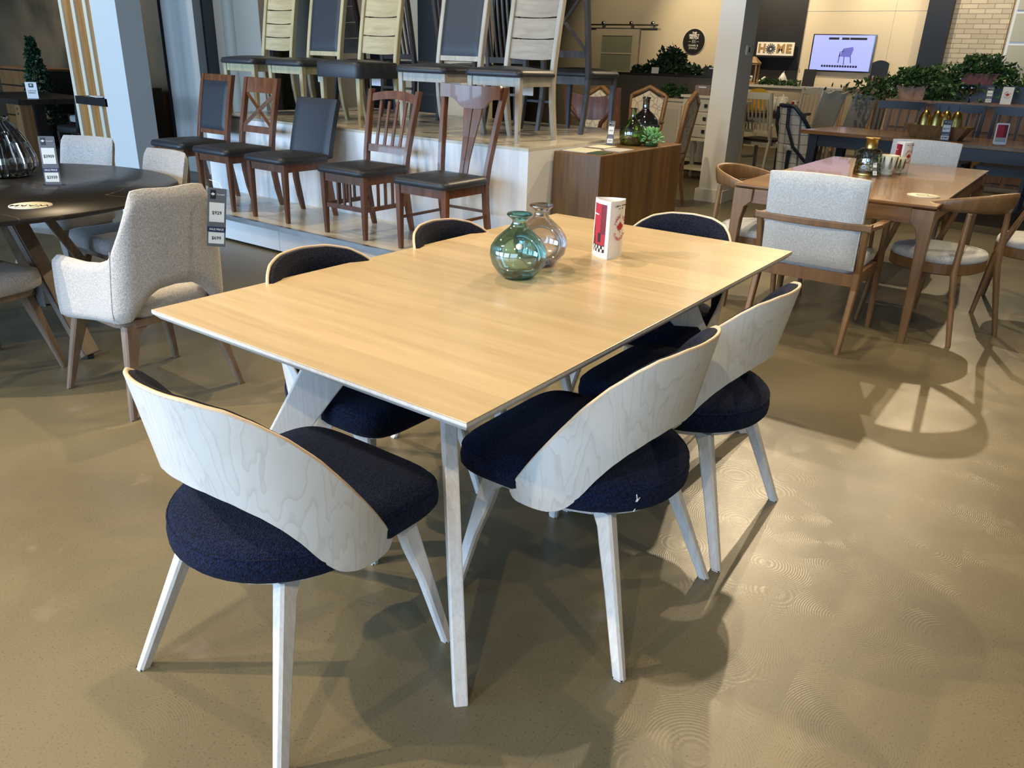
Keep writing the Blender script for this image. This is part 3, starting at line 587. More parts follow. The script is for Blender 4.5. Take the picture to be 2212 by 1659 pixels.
def price_stand(label, loc, rz, p1, p2, w=0.062, h=0.20, lean=0.10, group='price cards on the display tables'):
    t = thing('price_stand', label, 'price sign', loc, rz, group)
    f = bpy.data.objects.new('card_face', None); C.objects.link(f); f.parent = t; f.rotation_euler = (-lean, 0, 0); f.location = (0, 0, 0.004)
    price_face(f, w, h, p1, p2)
    MB().box(-w * .7, w * .7, -0.012, 0.035, 0, 0.003).build('acrylic_foot', 'glass_clear', t); return t

# ---------------------------------------------------------------- beige upholstered chairs round the black table
def fabric_legs(t, hw, fy, by, m='ash', top=0.37, sp=0.03):
    for sx in (-1, 1):
        for y in (fy, by):
            s_ = 1 if y > 0 else -1; secs = []
            for z in (0.0, 0.15, 0.28, 0.325, top):
                k = z / top; fl = 0 if z < 0.28 else (0.01 if z < 0.33 else 0.06)
                secs.append((sx * (hw + sp - (sp + 0.045) * k) - sx * fl / 2, s_ * (abs(y) + sp - (sp + 0.035) * k), z, 0.026 + 0.024 * k + fl, 0.028 + 0.018 * k))
            l = MB().post(secs, 0.006).build('leg', m, t); MB().post([(sx * (hw + sp), s_ * (abs(y) + sp), -0.0005, 0.023, 0.025), (sx * (hw + sp), s_ * (abs(y) + sp), 0.004, 0.0245, 0.026)]).build('foot_pad', 'rubber', l)
def wing_chair(label, loc, rz, group=None):
    t = thing('wing_chair', label, 'chair', loc, rz, group)
    top = [(0, .905), (25, .91), (36, .905), (41, .88), (46, .83), (52, .76), (58, .69), (64, .645), (72, .618), (85, .602), (100, .596), (112, .592)]
    bot = [(0, .520), (16, .512), (24, .490), (31, .455), (37, .418), (43, .398), (60, .385), (80, .365), (100, .335), (112, .318)]
    # plan: rounded-square shell that runs forward into low arms
    def plan(u):
        a = abs(u); s_ = 1 if u >= 0 else -1
        if a <= 35: return (s_ * 0.165 * a / 35, -0.285 + 0.012 * (a / 35) ** 2)
        if a <= 62:
            k = (a - 35) / 27 * PI / 2; return (s_ * (0.165 + 0.080 * math.sin(k)), -0.273 + 0.085 * (1 - math.cos(k)))
        k = (a - 62) / 50; return (s_ * (0.245 - 0.008 * k * k), -0.188 + 0.44 * k)
    def pt(u, z, ins=0.0):
        x, y = plan(u); hgt = max(0, z - 0.45); k = 1 - 0.32 * hgt ** 1.2 * (1 if abs(u) < 70 else 0)
        du = 0.5; x2, y2 = plan(u + du); tx, ty = x2 - x, y2 - y; L_ = math.hypot(tx, ty) or 1; nx, ny = -ty / L_, tx / L_
        return (x * k + nx * ins, y - 0.12 * hgt + ny * ins, z)
    us = lin(-112, 112, 75); vs_ = lin(0, 1, 15)
    def zz(u, v): a = abs(u); lo, hi = interp(a, bot), interp(a, top); return lo + (hi - lo) * v
    def rnd(v): return math.sin(PI * min(0.5, max(0.03, min(v, 1 - v) * 5)))
    def fn(u, v): return pt(u, zz(u, v), 0.028 * (1 - rnd(v)))
    def off(u, v): A = Vector(pt(u, zz(u, v), 0.028 * (1 - rnd(v)))); B = Vector(pt(u, zz(u, v), 0.055 - 0.022 * (1 - rnd(v)))); return B - A
    sh = MB().sheet(fn, off, us, vs_).build('shell', 'beige', t)
    for u in (-58, 58):
        MB().tube([pt(u, zz(u, v), -0.0008) for v in lin(0.02, 0.97, 10)], 0.0016, 5).build('seam', 'beige', sh)
    MB().pad(rrect(0.40, 0.50, 0.10, 8, 0, 0.02), [(0.93, 0.39), (1, 0.41), (1, 0.45), (0.96, 0.475)], 0.02, 5).build('seat', 'beige', t)
    MB().prism(rrect(0.44, 0.46, 0.08, 6, 0, 0.01), 0.362, 0.392).build('seat_frame', 'ash', t)
    fabric_legs(t, 0.225, 0.225, -0.225)
    return t
wc = wing_chair('beige fabric chair with low arms and a hanging price tag, near the maple table corner', (-3.13, 1.675, 0), PI / 2)
tg = bpy.data.objects.new('price_tag', None); C.objects.link(tg); tg.parent = wc; tg.location = (0.145, -0.352, 0.660); tg.rotation_euler = (math.radians(4), math.radians(7), math.radians(-32))
price_face(tg, 0.070, 0.235, '$929', '$699')
MB().tube([(0.02, 0.001, 0.225), (0.006, 0.01, 0.255), (-0.03, 0.02, 0.262)], 0.0012, 5).build('tag_string', 'paper', tg)

def side_chair(label, loc, rz, group='beige armless chairs round the black table', back_w=0.40):
    t = thing('upholstered_chair', label, 'chair', loc, rz, group)
    MB().pad(rrect(0.47, 0.46, 0.09, 8, 0, 0.02), [(0.90, 0.385), (0.99, 0.40), (1, 0.43), (0.97, 0.465)], 0.022, 5).build('seat', 'beige', t)
    us, vs_ = lin(-1, 1, 17), lin(0, 1, 15)
    def hw(v): return (0.16 + 0.04 * min(1, v * 3)) if v < 0.33 else 0.20
    def rnd(v): e = max(0.03, min(1, (1 - v) * 9)); return math.sin(PI / 2 * e)
    def fn(u, v):
        z = 0.43 + 0.435 * v; r_ = rnd(v); e = math.cos(u * PI / 2) ** 0.2 if abs(u) < 0.999 else 0.2
        return (u * hw(v) * (0.93 + 0.07 * r_), -0.215 - 0.11 * v + 0.045 * u * u * 1.0 - 0.034 * r_ * max(0.3, e), z)
    def off(u, v): r_ = rnd(v); e = math.cos(u * PI / 2) ** 0.2 if abs(u) < 0.999 else 0.2; return (0, 0.068 * r_ * max(0.3, e), 0)
    MB().sheet(fn, off, us, vs_).build('backrest', 'beige', t)
    MB().prism(rrect(0.42, 0.42, 0.07, 6, 0, 0.01), 0.358, 0.39).build('seat_frame', 'ash', t)
    fabric_legs(t, 0.20, 0.205, -0.20); return t
g2 = side_chair('beige armless chair half out of view at the lower left, seat turned to the camera', (-3.83, 1.25, 0), math.radians(12))
MB().box(-0.04, 0.04, -0.01, 0.0, 0, 0.0).v
lbl = MB().box(-0.035, 0.035, -0.0006, 0.0006, -0.09, 0).build('care_label', 'tag_grey', g2, loc=(0.2, 0.2, 0.39))
g3 = dup(g2, (-5.01, 2.27, 0), math.radians(-161), 'beige armless chair on the far side of the black table, behind the $3909 price card')
g4 = dup(g2, (-4.19, 2.22, 0), math.radians(180), 'beige armless chair beyond the black table, nearest the low platform')
g5 = dup(g2, (-5.02, 0.95, 0), math.radians(-72), 'beige armless chair at the left edge of view, mostly hidden under the black table')

# ---------------------------------------------------------------- black stone table
t = thing('round_table', 'round black stone-topped table with brown timber legs at the left', 'table', (-4.25, 1.505, 0))
MB().lathe([(0.0001, 0.722), (0.86, 0.722), (0.905, 0.740), (0.925, 0.751), (0.925, 0.755), (0.0001, 0.7555)], 72).build('tabletop', 'black_stone', t)
for a in (15, 75, 195, 255, 135, 315):
    ca, sa = math.cos(math.radians(a)), math.sin(math.radians(a)); o = MB()
    o.bar((0.24 * ca, 0.24 * sa, 0.72), (0.60 * ca, 0.60 * sa, 0.018), 0.042, 0.085, (-sa, ca, 0)); l = o.build('leg', 'ash', t, bevel=0.006)
    MB().lathe([(0.0001, 0), (0.014, 0), (0.014, 0.02), (0.0001, 0.02)], 12, (0.60 * ca, 0.60 * sa, 0)).build('leveller', 'rubber', l)
MB().lathe([(0.0001, 0.69), (0.30, 0.69), (0.30, 0.722), (0.0001, 0.722)], 32).build('top_plate', 'ash', t)
price_stand('narrow price card reading $3909 on the round black table', (-4.075, 1.82, 0.7555), math.radians(50), '$3909', '$2939', 0.072, 0.225)
def coaster(label, loc, rz, r, lines):
    t = thing('round_card', label, 'round card', loc, rz, 'round cream cards on the tables')
    MB().lathe([(0.0001, 0), (r, 0), (r, 0.004), (0.0001, 0.004)], 40).build('disc', 'bag_tan', t)
    for s_, y, sz in lines: text('lettering', s_, sz, 'ink', t, (0, y, 0.0045), (0, 0, 0), 0.0003, bold=sz * 0.012)
coaster('round cream card with dark lettering lying on the black table', (-3.60, 1.50, 0.7555), math.radians(-130), 0.082, (('WARM', 0.012, 0.05), ('gather round', 0.05, 0.018)))
t = thing('fluted_vase', 'big smoky fluted glass vase on the black table at the left edge', 'vase', (-4.54, 1.80, 0.7555))
fl = MB(); rs = []
for r, z in [(0.10, 0.0), (0.125, 0.012), (0.150, 0.045), (0.152, 0.07), (0.148, 0.10), (0.125, 0.17), (0.095, 0.225), (0.065, 0.262), (0.055, 0.275), (0.062, 0.285)]:
    rs.append([((r * (1 + 0.055 * (1 if j % 4 < 2 else -1) * (1 if z < 0.27 else 0.2))) * math.cos(2 * PI * j / 96), (r * (1 + 0.055 * (1 if j % 4 < 2 else -1) * (1 if z < 0.27 else 0.2))) * math.sin(2 * PI * j / 96), z) for j in range(96)])
fl.rings(rs, cap=False, smooth=False); fl.build('body', 'glass_smoke', t); MB().lathe([(0.0001, 0.0), (0.12, 0.0), (0.125, 0.012), (0.0001, 0.014)], 32).build('vase_base', 'glass_smoke', t)
MB().lathe([(0.055, 0.277), (0.066, 0.283), (0.063, 0.290), (0.054, 0.286)], 32).build('rim', 'glass_smoke', t)

# ---------------------------------------------------------------- walnut table on the right
t = thing('walnut_table', 'brown walnut dining table on the right with rounded leg brackets', 'table', (-1.145, 5.69, 0))
WX, WY = 0.55, 1.075
MB().rings([[(x * k, y * k2, z) for x, y in ((-WX, -WY), (WX, -WY), (WX, WY), (-WX, WY))] for k, k2, z in ((0.975, 0.987, 0.738), (1, 1, 0.748), (1, 1, 0.757), (0.997, 0.998, 0.76))]).build('tabletop', 'walnut_top', t)
for sx in (-1, 1):
    for sy in (-1, 1):
        secs = []
        for z in (0, 0.3, 0.55, 0.63, 0.665, 0.735):
            k = z / 0.735; fl = 0 if z < 0.6 else (0.012 if z < 0.64 else 0.05 if z < 0.7 else 0.05)
            secs.append((sx * (WX - 0.035 + 0.012 * (1 - k)) - sx * fl / 2, sy * (WY - 0.035 + 0.02 * (1 - k)) - sy * fl / 2, z, 0.038 + 0.028 * k + fl, 0.038 + 0.028 * k + fl))
        MB().post(secs, 0.004).build('leg', 'walnut', t)
for sy in (-1, 1): MB().box(-WX + 0.1, WX - 0.1, sy * (WY - 0.03) - 0.011, sy * (WY - 0.03) + 0.011, 0.655, 0.735).build('apron', 'walnut_top', t)
for sx in (-1, 1): MB().box(sx * (WX - 0.03) - 0.011, sx * (WX - 0.03) + 0.011, -WY + 0.1, WY - 0.1, 0.655, 0.735).build('apron', 'walnut', t)

def armchair(label, loc, rz, group='pale armchairs at the ends of the walnut table'):
    t = thing('timber_armchair', label, 'chair', loc, rz, group)
    us, vs_ = lin(-1, 1, 13), lin(0, 1, 15)
    def rnd(e): return math.sin(PI / 2 * max(0.05, min(1, e * 9)))
    def fn(u, v): return (u * (0.245 + 0.006 * v), -0.262 - 0.045 * v - 0.030 * min(rnd(1 - v), rnd((1 - abs(u)) * 0.9), rnd(v)), 0.435 + 0.475 * v - 0.01 * v * (u * u))
    def off(u, v): return (0, 0.03 + 0.045 * min(rnd(1 - v), rnd((1 - abs(u)) * 0.9), rnd(v)), 0)
    bk = MB().sheet(fn, off, us, vs_).build('back_cushion', 'pale', t)
    MB().tube([(0.251, -0.31, 0.91 - 0.01), (0.249, -0.30, 0.7), (0.245, -0.275, 0.44)], 0.003, 6).build('piping', 'pale', bk)
    MB().pad(rrect(0.48, 0.46, 0.06, 6, 0, 0.02), [(0.97, 0.405), (1, 0.42), (1, 0.455), (0.97, 0.475)], 0.012, 4).build('seat', 'pale', t)
    fr = MB(); fr.box(-0.25, 0.25, -0.235, -0.21, 0.345, 0.405); fr.box(-0.25, 0.25, 0.235, 0.26, 0.345, 0.405); fr.box(-0.262, -0.237, -0.22, 0.25, 0.345, 0.405); fr.box(0.237, 0.262, -0.22, 0.25, 0.345, 0.405); fr.build('seat_rail', 'walnut', t)
    for sx in (-1, 1):
        MB().post([(sx * 0.275, 0.285, 0, 0.028, 0.034), (sx * 0.268, 0.262, 0.38, 0.034, 0.042), (sx * 0.270, 0.24, 0.635, 0.030, 0.036)], 0.006).build('front_leg', 'walnut', t)
        MB().post([(sx * 0.262, -0.335, 0, 0.028, 0.034), (sx * 0.262, -0.225, 0.33, 0.034, 0.05), (sx * 0.262, -0.222, 0.42, 0.034, 0.048), (sx * 0.275, -0.285, 0.655, 0.028, 0.036)], 0.006).build('rear_leg', 'walnut', t)
        MB().rings([[(sx * x + a * 0.022, y, z + b * 0.011) for a, b in ((-1, -1), (1, -1), (1, 1), (-1, 1))] for x, y, z in ((0.268, 0.275, 0.640), (0.285, 0.10, 0.648), (0.288, -0.10, 0.655), (0.278, -0.30, 0.665))]).build('armrest', 'walnut', t, bevel=0.005)
    MB().rings([[(x, y + a * 0.014, 0.668 + b * 0.017 + 0.004 * abs(x)) for a, b in ((-1, -1), (1, -1), (1, 1), (-1, 1))] for x, y in ((-0.30, -0.300), (-0.15, -0.322), (0, -0.328), (0.15, -0.322), (0.30, -0.300))]).build('back_rail', 'walnut', t, bevel=0.005)
    return t
a1 = armchair('wooden armchair with a pale grey back cushion at the near end of the walnut table', (-1.11, 4.52, 0), 0)
dup(a1, (-1.10, 6.85, 0), PI, 'wooden armchair with a pale grey back at the far end of the walnut table')

def round_chair(label, loc, rz, group='round-backed chairs beside the walnut table'):
    t = thing('round_back_chair', label, 'chair', loc, rz, group)
    # crest rail sweeping round into short arms
    us = lin(-1, 1, 41); rs = []
    for u in us:
        a = u * math.radians(118); r = 0.275; ht = 0.034 + 0.072 * math.cos(min(PI / 2, abs(a) * 0.72)) ** 2; w = 0.022
        z = 0.735 + 0.035 * math.cos(a * 0.6) - 0.055 * abs(u) ** 3
        x, y = r * 1.03 * math.sin(a), -r * math.cos(a) - 0.02; nx, ny = math.sin(a), -math.cos(a)
        tilt = 0.35
        rs.append([(x + nx * (p * w / 2 + q * ht / 2 * tilt * 0.5), y + ny * (p * w / 2 + q * ht / 2 * tilt * 0.5), z + q * ht / 2) for p, q in ((-1, -0.8), (-0.3, -1), (0.6, -1), (1, -0.5), (1, 0.6), (0.4, 1), (-0.5, 1), (-1, 0.7))])
    MB().rings(rs, smooth=True).build('crest_rail', 'walnut', t)
    out = [(0.245 * math.copysign(abs(math.cos(a)) ** 0.8, math.cos(a)), 0.01 + 0.235 * math.copysign(abs(math.sin(a)) ** 0.8, math.sin(a))) for a in lin(0, 2 * PI, 41)[:-1]]
    MB().pad(out, [(0.96, 0.425), (1, 0.435), (0.995, 0.455), (0.96, 0.470)], 0.022, 5).build('seat', 'pale', t)
    MB().rings([[(x * k, y * k, z) for x, y in out] for k, z in ((0.95, 0.365), (1.0, 0.372), (1.0, 0.428))]).build('seat_frame', 'walnut', t)
    for sx in (-1, 1):
        MB().tube([(sx * 0.285, 0.255, 0), (sx * 0.262, 0.215, 0.38), (sx * 0.262, 0.10, 0.705)], [0.0135, 0.019, 0.014], 12).build('front_leg', 'walnut', t)
        MB().tube([(sx * 0.225, -0.305, 0), (sx * 0.205, -0.222, 0.40), (sx * 0.185, -0.215, 0.715)], [0.0135, 0.019, 0.014], 12).build('rear_leg', 'walnut', t)
    return t
r1 = round_chair('round-backed wooden chair with a pale seat, right side of the walnut table, near corner', (-0.58, 5.07, 0), math.radians(66))
dup(r1, (-0.13, 5.86, 0), PI / 2, 'round-backed wooden chair cut by the right edge of view')
dup(r1, (-1.63, 4.97, 0), -PI / 2, 'round-backed wooden chair behind the near pale armchair, beside the white column')

coaster('round cream card lying near the corner of the walnut table', (-0.725, 4.975, 0.76), math.radians(30), 0.085, (('dining', 0.02, 0.03), ('custom made', -0.02, 0.015)))
tri_card('red and white three-sided card beside the candle cups on the walnut table', (-1.07, 6.08, 0.76), math.radians(8), 1.0)
t = thing('glass_jar_vase', 'tall embossed green glass vase with a gold neck on the walnut table', 'vase', (-1.21, 5.73, 0.76))
MB().lathe([(0.0001, 0.002), (0.078, 0.0), (0.083, 0.012), (0.075, 0.10), (0.069, 0.155), (0.058, 0.166), (0.038, 0.170)], 40).build('body', 'glass_olive', t)
MB().lathe([(0.038, 0.170), (0.036, 0.18), (0.036, 0.225), (0.048, 0.232), (0.046, 0.236), (0.034, 0.233)], 32).build('neck', 'brass', t); MB().lathe([(0.0835, 0.002), (0.084, 0.010), (0.081, 0.016)], 40).build('base_band', 'brass', t)
em = MB()
for i in range(4):
    for j in range(9):
        a = 2 * PI * (j + 0.5 * (i % 2)) / 9; z = 0.032 + i * 0.034; r = 0.082 - 0.0001 - z * 0.06
        em.tube([(r * math.cos(a + 0.17 * math.cos(b)), r * math.sin(a + 0.17 * math.cos(b)), z + 0.014 * math.sin(b)) for b in lin(0, 2 * PI, 11)], 0.0026, 5, cap=False)
em.build('embossed_rings', 'glass_olive', t)
f = price_stand('slim tag leaning against the green glass vase on the walnut table', (-1.135, 5.645, 0.76), math.radians(35), '$59', '$39', 0.030, 0.135, 0.45)
def candle_cup(label, loc, k):
    t = thing('candle_cup', label, 'candle cup', loc, 0, 'frosted candle cups with painted ferns')
    MB().lathe([(0.0001, 0.0), (0.042 * k, 0.0), (0.045 * k, 0.02 * k), (0.042 * k, 0.028 * k), (0.060 * k, 0.045 * k), (0.066 * k, 0.13 * k), (0.062 * k, 0.13 * k), (0.056 * k, 0.05 * k), (0.0001, 0.045 * k)], 36).build('cup', 'frosted', t)
    for a0, mm in ((-60, 'leaf_dark'), (-20, 'leaf'), (-100, 'leaf_dark')):
        fm = MB()
        for i in range(9):
            z = (0.045 + 0.008 * i) * k; r = (0.0605 + 0.0057 * i / 9) * k + 0.0004; L_ = 0.22 * (1 - i / 10)
            for s_ in (-1, 1):
                a = math.radians(a0); b = a + s_ * L_
                fm.tube([(r * math.cos(a), r * math.sin(a), z), (r * math.cos((a + b) / 2) * 1.004, r * math.sin((a + b) / 2) * 1.004, z + 0.008 * k), (r * 1.01 * math.cos(b), r * 1.01 * math.sin(b), z + 0.016 * k)], 0.0012, 4)
        fm.build('painted_fern', mm, t)
candle_cup('larger frosted candle cup with painted ferns on the walnut table', (-1.105, 5.80, 0.76), 1.0)
candle_cup('smaller frosted candle cup half behind the larger one', (-1.075, 5.965, 0.76), 0.82)

# ---------------------------------------------------------------- wooden plinth between platform and column
t = thing('wood_plinth', 'dark stained wooden display plinth beside the tall white platform', 'plinth', (-2.80, 5.24, 0))
MB().box(-0.185, 0.185, -0.63, 0.63, 0, 0.83).build('box', 'plinth', t, bevel=0.008)
t2 = (-2.80, 5.24)
sw = [((-2.86, 4.80), (0.20, 0.26), 'frosted', 'pale green'), ((-2.70, 4.74), (0.12, 0.16), 'leaf_dark', 'dark green'), ((-2.72, 5.02), (0.16, 0.22), 'paint_grey', 'grey'), ((-2.90, 5.12), (0.14, 0.20), 'bag_tan', 'cream')]
for (x, y), (w, d), mm, cn in sw:
    tag(MB().box(-w / 2, w / 2, -d / 2, d / 2, 0, 0.004).build('sample_sheet', mm, None, loc=(x, y, 0.8305), rot=(0, 0, 0.06)), cn + ' sample sheet lying on the dark wooden plinth', 'sample sheet', 'sample sheets on the plinth')
DM = [(0.0001, 0.0), (0.085, 0.0), (0.10, 0.015), (0.112, 0.06), (0.112, 0.11), (0.10, 0.145), (0.06, 0.185), (0.030, 0.205), (0.024, 0.22), (0.024, 0.275), (0.030, 0.283), (0.027, 0.288), (0.020, 0.283)]
for nm, lb, m_, loc, k in (('glass_bottle', 'olive green round glass bottle on the wooden plinth', 'glass_green', (-2.83, 5.43, 0.832), 0.90), ('glass_bottle', 'tall dark glass bottle behind the green bottle on the plinth', 'glass_black', (-2.87, 5.70, 0.832), 1.14)):
    t = thing(nm, lb, 'bottle', loc, 0, 'glass bottles on the plinth'); MB().lathe([(r * k * 0.92, z * k) for r, z in DM], 40).build('body', m_, t); MB().lathe([(0.022 * k, 0.279 * k), (0.029 * k, 0.282 * k), (0.026 * k, 0.290 * k), (0.019 * k, 0.287 * k)], 24).build('lip', m_, t)
price_stand('narrow price tag leaning at the left of the green bottle on the plinth', (-2.93, 5.28, 0.832), math.radians(20), '$429', '$379', 0.05, 0.17, 0.3)

def leaf_cloud(mb, pts, size, flat=0.5, rnd=random):
    for c, r in pts:
        a = Vector((rnd.uniform(-1, 1), rnd.uniform(-1, 1), rnd.uniform(-0.6, 1))).normalized(); b = a.cross(Vector((rnd.uniform(-1, 1), rnd.uniform(-1, 1), rnd.uniform(-1, 1)))).normalized(); n = a.cross(b)
        s_ = size * rnd.uniform(0.7, 1.3); c = Vector(c)
        p = [c, c + a * s_ * 0.45 + b * s_ * 0.32 + n * s_ * 0.05, c + a * s_, c + a * s_ * 0.45 - b * s_ * 0.32 + n * s_ * 0.05]
        o = n * s_ * 0.02; mb.add([*p, *[q + o for q in p]], [(0, 1, 2), (0, 2, 3), (4, 6, 5), (4, 7, 6), (0, 4, 5, 1), (1, 5, 6, 2), (2, 6, 7, 3), (3, 7, 4, 0)])
# succulent bunch
t = thing('succulent', 'pale green artificial succulent bunch at the foot of the glass bottles', 'plant', (-2.70, 5.50, 0.832))
sc = MB(); rr = random.Random(3)
for i in range(95):
    a = rr.uniform(0, 2 * PI); e = rr.uniform(0.05, 1.3); R0 = 0.085; c = Vector((R0 * math.cos(a) * math.cos(e), R0 * math.sin(a) * math.cos(e), 0.02 + 0.10 * math.sin(e))); d = Vector((math.cos(a) * math.cos(e), math.sin(a) * math.cos(e), math.sin(e))); w = 0.014
    sc.tube([c - d * 0.02, c - d * 0.008, c + d * 0.008, c + d * 0.022], [0.002, w * 0.8, w, 0.003], 8, 0.5)
sc.build('leaves', 'leaf_pale', t); MB().lathe([(0.0001, 0), (0.05, 0), (0.055, 0.03), (0.0001, 0.03)], 16).build('stem_base', 'leaf', t)

# ---------------------------------------------------------------- platform chairs
def diner(kind, wd_, label, loc, rz, H=1.0, group=None, W=0.43, lean=0.12, pad='leather', slat=None, D=0.205, thick=False):
    """dining chair facing local +Y: tapered front legs, swept rear legs that run up as back posts"""
    t = thing('dining_chair', label, 'chair', loc, rz, group); slat = slat or wd_
    hw = W / 2
    def yb(z):
        if z < 0.42: k = z / 0.42; return -0.262 + 0.062 * math.sin(k * PI / 2)
        k = (z - 0.42) / (H - 0.42); return -0.200 - lean * k ** 1.2
    def hb(z): return hw - 0.022 + (0.012 * (z - 0.45) if kind in ('fan', 'arch') else 0)
    for sx in (-1, 1):
        MB().post([(sx * (hw - 0.022), D, 0, 0.028, 0.028), (sx * (hw - 0.02), D, 0.25, 0.038, 0.038), (sx * (hw - 0.02), D, 0.425, 0.042, 0.042)], 0.003).build('front_leg', wd_, t)
        top = H if kind != 'parson' else 0.40
        zs = [z for z in (0, 0.12, 0.25, 0.40, 0.52, 0.65, 0.78, 0.9, 1.0, 1.1) if z < top - 0.03] + [top]
        sp = {'fan': 0.10, 'arch': 0.07}.get(kind, 0.0)
        MB().post([(sx * (hw - 0.022 + sp * max(0, z - 0.45)), yb(z), z, 0.034 if z < .2 else 0.036, 0.030 if z < .1 else 0.044) for z in zs], 0.004).build('back_post' if kind != 'parson' else 'rear_leg', wd_, t)
    fr = MB(); fr.box(-hw + .04, hw - .04, D - 0.012, D + 0.012, 0.365, 0.425)
    MB_ = fr.build('front_rail', wd_, t)
    for sx in (-1, 1): MB().box(sx * (hw - 0.022) - 0.011, sx * (hw - 0.022) + 0.011, -0.20, D - 0.02, 0.365, 0.425).build('side_rail', wd_, t)
    MB().box(-hw + .04, hw - .04, -0.212, -0.19, 0.365, 0.425).build('rear_rail', wd_, t)
    # seat pad
    out = [(x * (1 - 0.04 * (0.2 - y)), y) for x, y in rrect(W + 0.035, D + 0.265, 0.05, 5, 0, (D - 0.19) / 2 + 0.014)]
    if thick: MB().pad(out, [(0.99, 0.36), (1, 0.37), (1, 0.455), (0.97, 0.475)], 0.018, 4).build('seat', pad, t)
    else: MB().pad(out, [(0.97, 0.424), (1.0, 0.432), (0.995, 0.452), (0.955, 0.468)], 0.024, 5).build('seat', pad, t)
    def rail(z0, z1, m, name='back_rail', bow=0.03, th=0.022, arch=0.0, low=0.0, x=None, parent=t):
        us = lin(-1, 1, 15)
        def w_(z): sp = {'fan': 0.10, 'arch': 0.07}.get(kind, 0.0); return (x or (hw - 0.022 + sp * max(0, z - 0.45)))
        def fn(u, v):
            a0, a1 = z0 - low * (1 - u * u), z1 + arch * (1 - u * u); z = a0 + (a1 - a0) * v
            return (u * w_(z), yb(z) - bow * (1 - u * u) - th / 2, z)
        return MB().sheet(fn, lambda u, v: (0, th, 0), us, lin(0, 1, 4)).build(name, m, parent)
    if kind == 'ladder':
        n = int((H - 0.56) / (0.105 if W < 0.44 else 0.132)); step = (H - 0.545) / n
        for i in range(n): rail(0.545 + step * i, 0.545 + step * (i + 1) - 0.012, slat, 'back_slat', low=0.010, arch=-0.004)
    elif kind in ('panel', 'block', 'tallpanel'):
        z0 = 0.545 if kind != 'block' else 0.50
        rail(z0 - 0.035, z0, wd_, bow=0.0); rail(H - 0.05, H, wd_, bow=0.0)
        def fn(u, v): z = z0 + (H - 0.05 - z0) * v; e = min(1, (1 - abs(u)) * 8, (1 - v) * 12, v * 12) if 0 < v < 1 else 0; return (u * (hw - 0.036), yb(z) - 0.012 - 0.010 * e, z)
        MB().sheet(fn, lambda u, v: (0, 0.024 + 0.022 * (min(1, (1 - abs(u)) * 8, (1 - v) * 12, v * 12) if 0 < v < 1 else 0), 0), lin(-1, 1, 17), lin(0, 1, 17)).build('back_pad', 'slate' if pad == 'leather' else pad, t)
    elif kind == 'parson':
        def rnd(e): return math.sin(PI / 2 * max(0.04, min(1, e * 12)))
        def fn(u, v): z = 0.44 + (H - 0.44) * v; return (u * (hw + 0.01), yb(z) - 0.012 - 0.018 * rnd(1 - v) + 0.012 * u * u - 0.01, z)
        MB().sheet(fn, lambda u, v: (0, 0.022 + 0.034 * rnd(1 - v) * (0.6 + 0.4 * rnd(1 - abs(u))), 0), lin(-1, 1, 15), lin(0, 1, 17)).build('backrest', 'slate', t)
    elif kind == 'xback':
        rail(H - 0.115, H, wd_, bow=0.012, th=0.026); rail(0.56, 0.61, wd_, bow=0.0)
        for sx in (-1, 1):
            MB().bar((sx * (hw - 0.04), yb(0.61), 0.61), (-sx * (hw - 0.04), yb(H - 0.12), H - 0.12), 0.014 + 0.004 * (sx > 0), 0.028, (0, 0.2, 1)).build('cross_bar', wd_, t)
    elif kind == 'arch':
        rail(H - 0.085, H - 0.035, wd_, bow=0.01, arch=0.03, low=-0.025); rail(0.535, 0.585, wd_, bow=0.0)
        for i in range(4):
            u = -0.6 + 0.4 * i; MB().rings([[(u * (hw - 0.03) * (1 + 0.25 * (z - .5)) + a * 0.011, yb(z) - 0.006 + b * 0.006, z) for a, b in ((-1, -1), (1, -1), (1, 1), (-1, 1))] for z in (0.58, 0.72, H - 0.075)]).build('back_slat', wd_, t)
        for sx in (-1, 1):
            MB().box(sx * (hw - 0.022) - 0.009, sx * (hw - 0.022) + 0.009, -0.22, D - 0.02, 0.185, 0.215).build('stretcher', wd_, t)
            for q_ in (-0.07, 0.0, 0.07): MB().box(sx * (hw - 0.022) - 0.006, sx * (hw - 0.022) + 0.006, q_ - 0.010, q_ + 0.010, 0.21, 0.37).build('side_spindle', wd_, t)
        MB().box(-hw + .04, hw - .04, D - 0.009, D + 0.009, 0.185, 0.215).build('stretcher', wd_, t)
        for q_ in (-0.06, 0.0, 0.06): MB().box(q_ - 0.009, q_ + 0.009, D - 0.006, D + 0.006, 0.21, 0.37).build('front_spindle', wd_, t)
    elif kind == 'fan':
        # deep shaped crest and two flaring splats
        hx_ = hw + 0.035
        def lowz(u): a = abs(u); return H - 0.075 - 0.065 * (1 / (1 + math.exp((a - 0.50) * 16)))
        MB().sheet(lambda u, v: (u * hx_, yb(H - 0.1) - 0.035 * (1 - u * u) + 0.01, lowz(u) + (H + 0.012 * u * u - lowz(u)) * v), lambda u, v: (0, 0.024, 0), lin(-1, 1, 33), lin(0, 1, 4)).build('crest_rail', wd_, t)
        for sx in (-1, 1):
            rs = []
            for z, a, b in ((0.44, 0.004, 0.034), (0.55, 0.004, 0.036), (0.70, 0.004, 0.050), (0.82, 0.004, 0.072), (H - 0.12, 0.004, 0.078)):
                y = yb(z) - 0.018 * min(1, (z - .44) * 4); rs.append([(sx * a, y - 0.006, z), (sx * b, y - 0.006, z), (sx * b, y + 0.006, z), (sx * a, y + 0.006, z)])
            MB().rings(rs).build('splat', wd_, t)
        for sx in (-1, 1): MB().bar((sx * (hw - 0.022), -0.235, 0.205), (sx * (hw - 0.022), D - 0.01, 0.205), 0.012, 0.018).build('stretcher', wd_, t)
